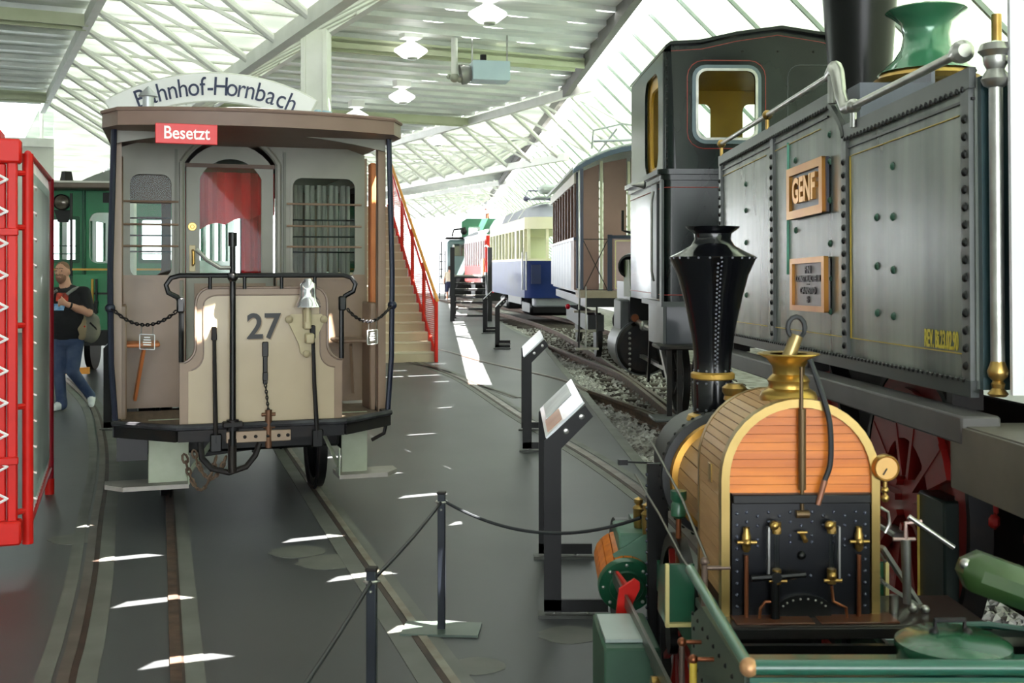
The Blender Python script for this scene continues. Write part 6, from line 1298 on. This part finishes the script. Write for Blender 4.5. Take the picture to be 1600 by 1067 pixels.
# ------------------------------------------------------------------ black viewing steps beside the trains
bs2 = thing('viewing_steps', 'black viewing steps with grated treads far down the walkway', 'steps', (-1.30, 36.6, 0), R(3))
for k in range(7):
    link('tread', MB().box((0, .12+.3*k, .2*(k+1)), (1.0,.3,.035), None, .004), mat('grated tread', '#b2b0aa', .5, .3, '#8d8b86', 12, .7), bs2); link('tread_nosing', MB().box((0, -.03+.3*k, .2*(k+1)-.02), (1.0,.02,.07)), M_blackmatt, bs2)
link('platform', MB().box((0,3.0,1.42), (1.1,1.8,.06)), mat('grated tread', '#b2b0aa', .5), bs2)
for x in (-.55, .55):
    link('side_board', MB().plate([(-.05,0),(.25,0),(2.2,1.45),(3.9,1.45),(3.9,1.3),(4.0,2.5),(2.0,2.5),(-.05,.2)] if False else [(-.1,0),(.35,0),(2.4,1.25),(3.9,1.25),(3.9,1.55),(2.1,1.55),(-.1,.25)], (), (x,0,0), (0,1,0), (0,0,1), .06), M_black, bs2)
    link('rail_board', MB().plate([(-.1,0),(.15,0),(.15,2.35),(-.1,2.35)], (), (x*1.08,.0,0), (0,1,0), (0,0,1), .14), M_black, bs2)
    for yy in (2.2, 3.8): link('leg', MB().box((x*.9,yy,.7), (.06,.06,1.4)), M_black, bs2)
    link('handrail', MB().tube([(x,.0,2.35), (x,2.2,2.45), (x,3.9,2.45)], .03), M_steel, bs2)
ld = thing('black_rack', 'narrow black ladder rack against the far white wall', 'rack', (-3.75, 62.0, 0), R(5))
for x in (-.15, .15): link('upright', MB().box((x,0,1.3), (.06,.06,2.6)), M_black, ld)
for k in range(6): link('rung', MB().box((0,0,.4+.4*k), (.34,.08,.05)), M_black, ld)
# ------------------------------------------------------------------ arched station sign
SY = 13.5; sg_s = F/SY; Rm = 340/sg_s; cz = HC + (HORIZON-455)/sg_s; cx = (330-800)/sg_s
sgn = thing('station_sign', 'white arched station sign reading Bahnhof-Hornbach behind the tram roof', 'sign', (cx, SY, 0), 0)
pts = [(Rm*math.sin(R(a)), cz + Rm*math.cos(R(a))) for a in np.linspace(-29, 29, 25)] + [((Rm-.32)*math.sin(R(a)), cz + (Rm-.32)*math.cos(R(a))) for a in np.linspace(29, -29, 25)]
bdx = link('sign_board', MB().plate(pts, (), (0,0,0), (1,0,0), (0,0,1), .04), mat('enamel white', '#ffffff', .35, 0, '#f4f4f6', 2, .4), sgn)
link('board_edge', MB().tube([(p[0],0,p[1]) for p in pts], .018, 6, True), M_white, sgn)
word = 'Bahnhof-Hornbach'; wid = {'B':1.0,'H':1.05,'-':.75,'f':.6,'r':.65,'m':1.3}; ws = [wid.get(c, .92) for c in word]; tot = sum(ws); acc = 0
for c, w in zip(word, ws):
    a = -21.6 + (46.4)*(acc + w/2)/tot; acc += w; rr_ = Rm-.255; o_ = Vector((rr_*math.sin(R(a)), -.028, cz + rr_*math.cos(R(a)))); U = Vector((math.cos(R(a)),0,-math.sin(R(a)))); V = Vector((math.sin(R(a)),0,math.cos(R(a))))
    cu = bpy.data.curves.new('t', 'FONT'); cu.body = c; cu.size = .31; cu.extrude = .003; cu.align_x = 'CENTER'; cu.resolution_u = 4
    q = bpy.data.objects.new('t', cu); C.objects.link(q); me = bpy.data.meshes.new_from_object(q.evaluated_get(bpy.context.evaluated_depsgraph_get())); tb_ = MB(); tb_.v = [(v.co.x*.86, v.co.y, v.co.z) for v in me.vertices]; tb_.f = [tuple(p.vertices) for p in me.polygons]; bpy.data.objects.remove(q); bpy.data.curves.remove(cu)
    link('letter', place(tb_, o_, U, V), mat('sign blue', '#39415f', .5), sgn)
for s_ in (-1, 1): link('sign_post', MB().box((s_*.95,.06,(cz+Rm*.90)/2), (.09,.09,cz+Rm*.90), None, .01), M_white, sgn)
# ------------------------------------------------------------------ lamps and heater under the ceiling
LW = lamp_mat('lamp diffuser', '#ffffff', .8)
def lamp(px, py, Y, label):
    p = at(px, py, Y); t = thing('ceiling_lamp', label, 'lamp', (p.x, p.y, p.z), R(25), 'white ceiling lamps')
    link('ballast_box', MB().box((0,0,.30), (.36,.30,.17), None, .01), M_white, t); link('neck', MB().cyl((0,0,.12), (0,0,.22), .08), M_white, t)
    link('shade', MB().lathe([(.10,.14),(.30,.02),(.31,-.01),(.29,-.03),(.16,-.13),(0,-.15)], (0,0,0), n=24), LW, t); link('lens', MB().lathe([(.11,-.12),(.09,-.165),(0,-.17)], (.02,-.02,0), n=14), mat('lamp lens glass', '#9aa090', .2), t)
    h = 5.98 - p.z
    if h > .4: link('hanger', MB().cyl((.1,0,.38), (.1,0,h), .012).cyl((-.1,0,.38), (-.1,0,h), .012), M_steel, t)
    return t
lamp(762, 22, 18.2, 'white ceiling lamp highest in the picture right of the column'); lamp(642, 79, 21.2, 'white ceiling lamp in the second position, beside the column top'); lamp(628, 151, 26.6, 'white ceiling lamp in the third position, lower than its neighbours'); lamp(557, 181, 29.5, 'white ceiling lamp just above the tram roof edge'); lamp(858, 222, 34, 'small far ceiling lamp between roof truss members'); lamp(683, 220, 36, 'smallest ceiling lamp among the distant trusses')
ht = thing('heater_unit', 'pale blue heater box with duct hung under the ceiling', 'heater', at(765, 113, 21.5), R(10))
link('casing', MB().box((0,0,0), (.70,.5,.36), None, .01), mat('heater pale blue', '#bcd2da', .4, 0, '#aec6d0', 3, .5), ht); link('outlet', MB().lathe([(.14,0),(.19,.12),(.19,.2)], (-.35,0,-.02), (-1,0,-.2), 16), mat('duct zinc', '#9a9a94', .4, .5), ht); link('drop_pipe', MB().cyl((-.66,0,-.1), (-.66,0,.62), .06), M_white, ht); link('flue', MB().cyl((-.12,0,.18), (-.12,0,.32), .06), M_iron, ht)
for x in (-.33, .33): link('hanger_bar', MB().box((x,0,.42), (.03,.03,.6)), M_steel, ht)
link('valve_cluster', MB().sphere((-.66,0,-.12), .09).sphere((-.56,-.04,-.16), .06).sphere((-.76,.02,-.10), .05), mat('valve grey', '#a8ab9a', .5, .3), ht)
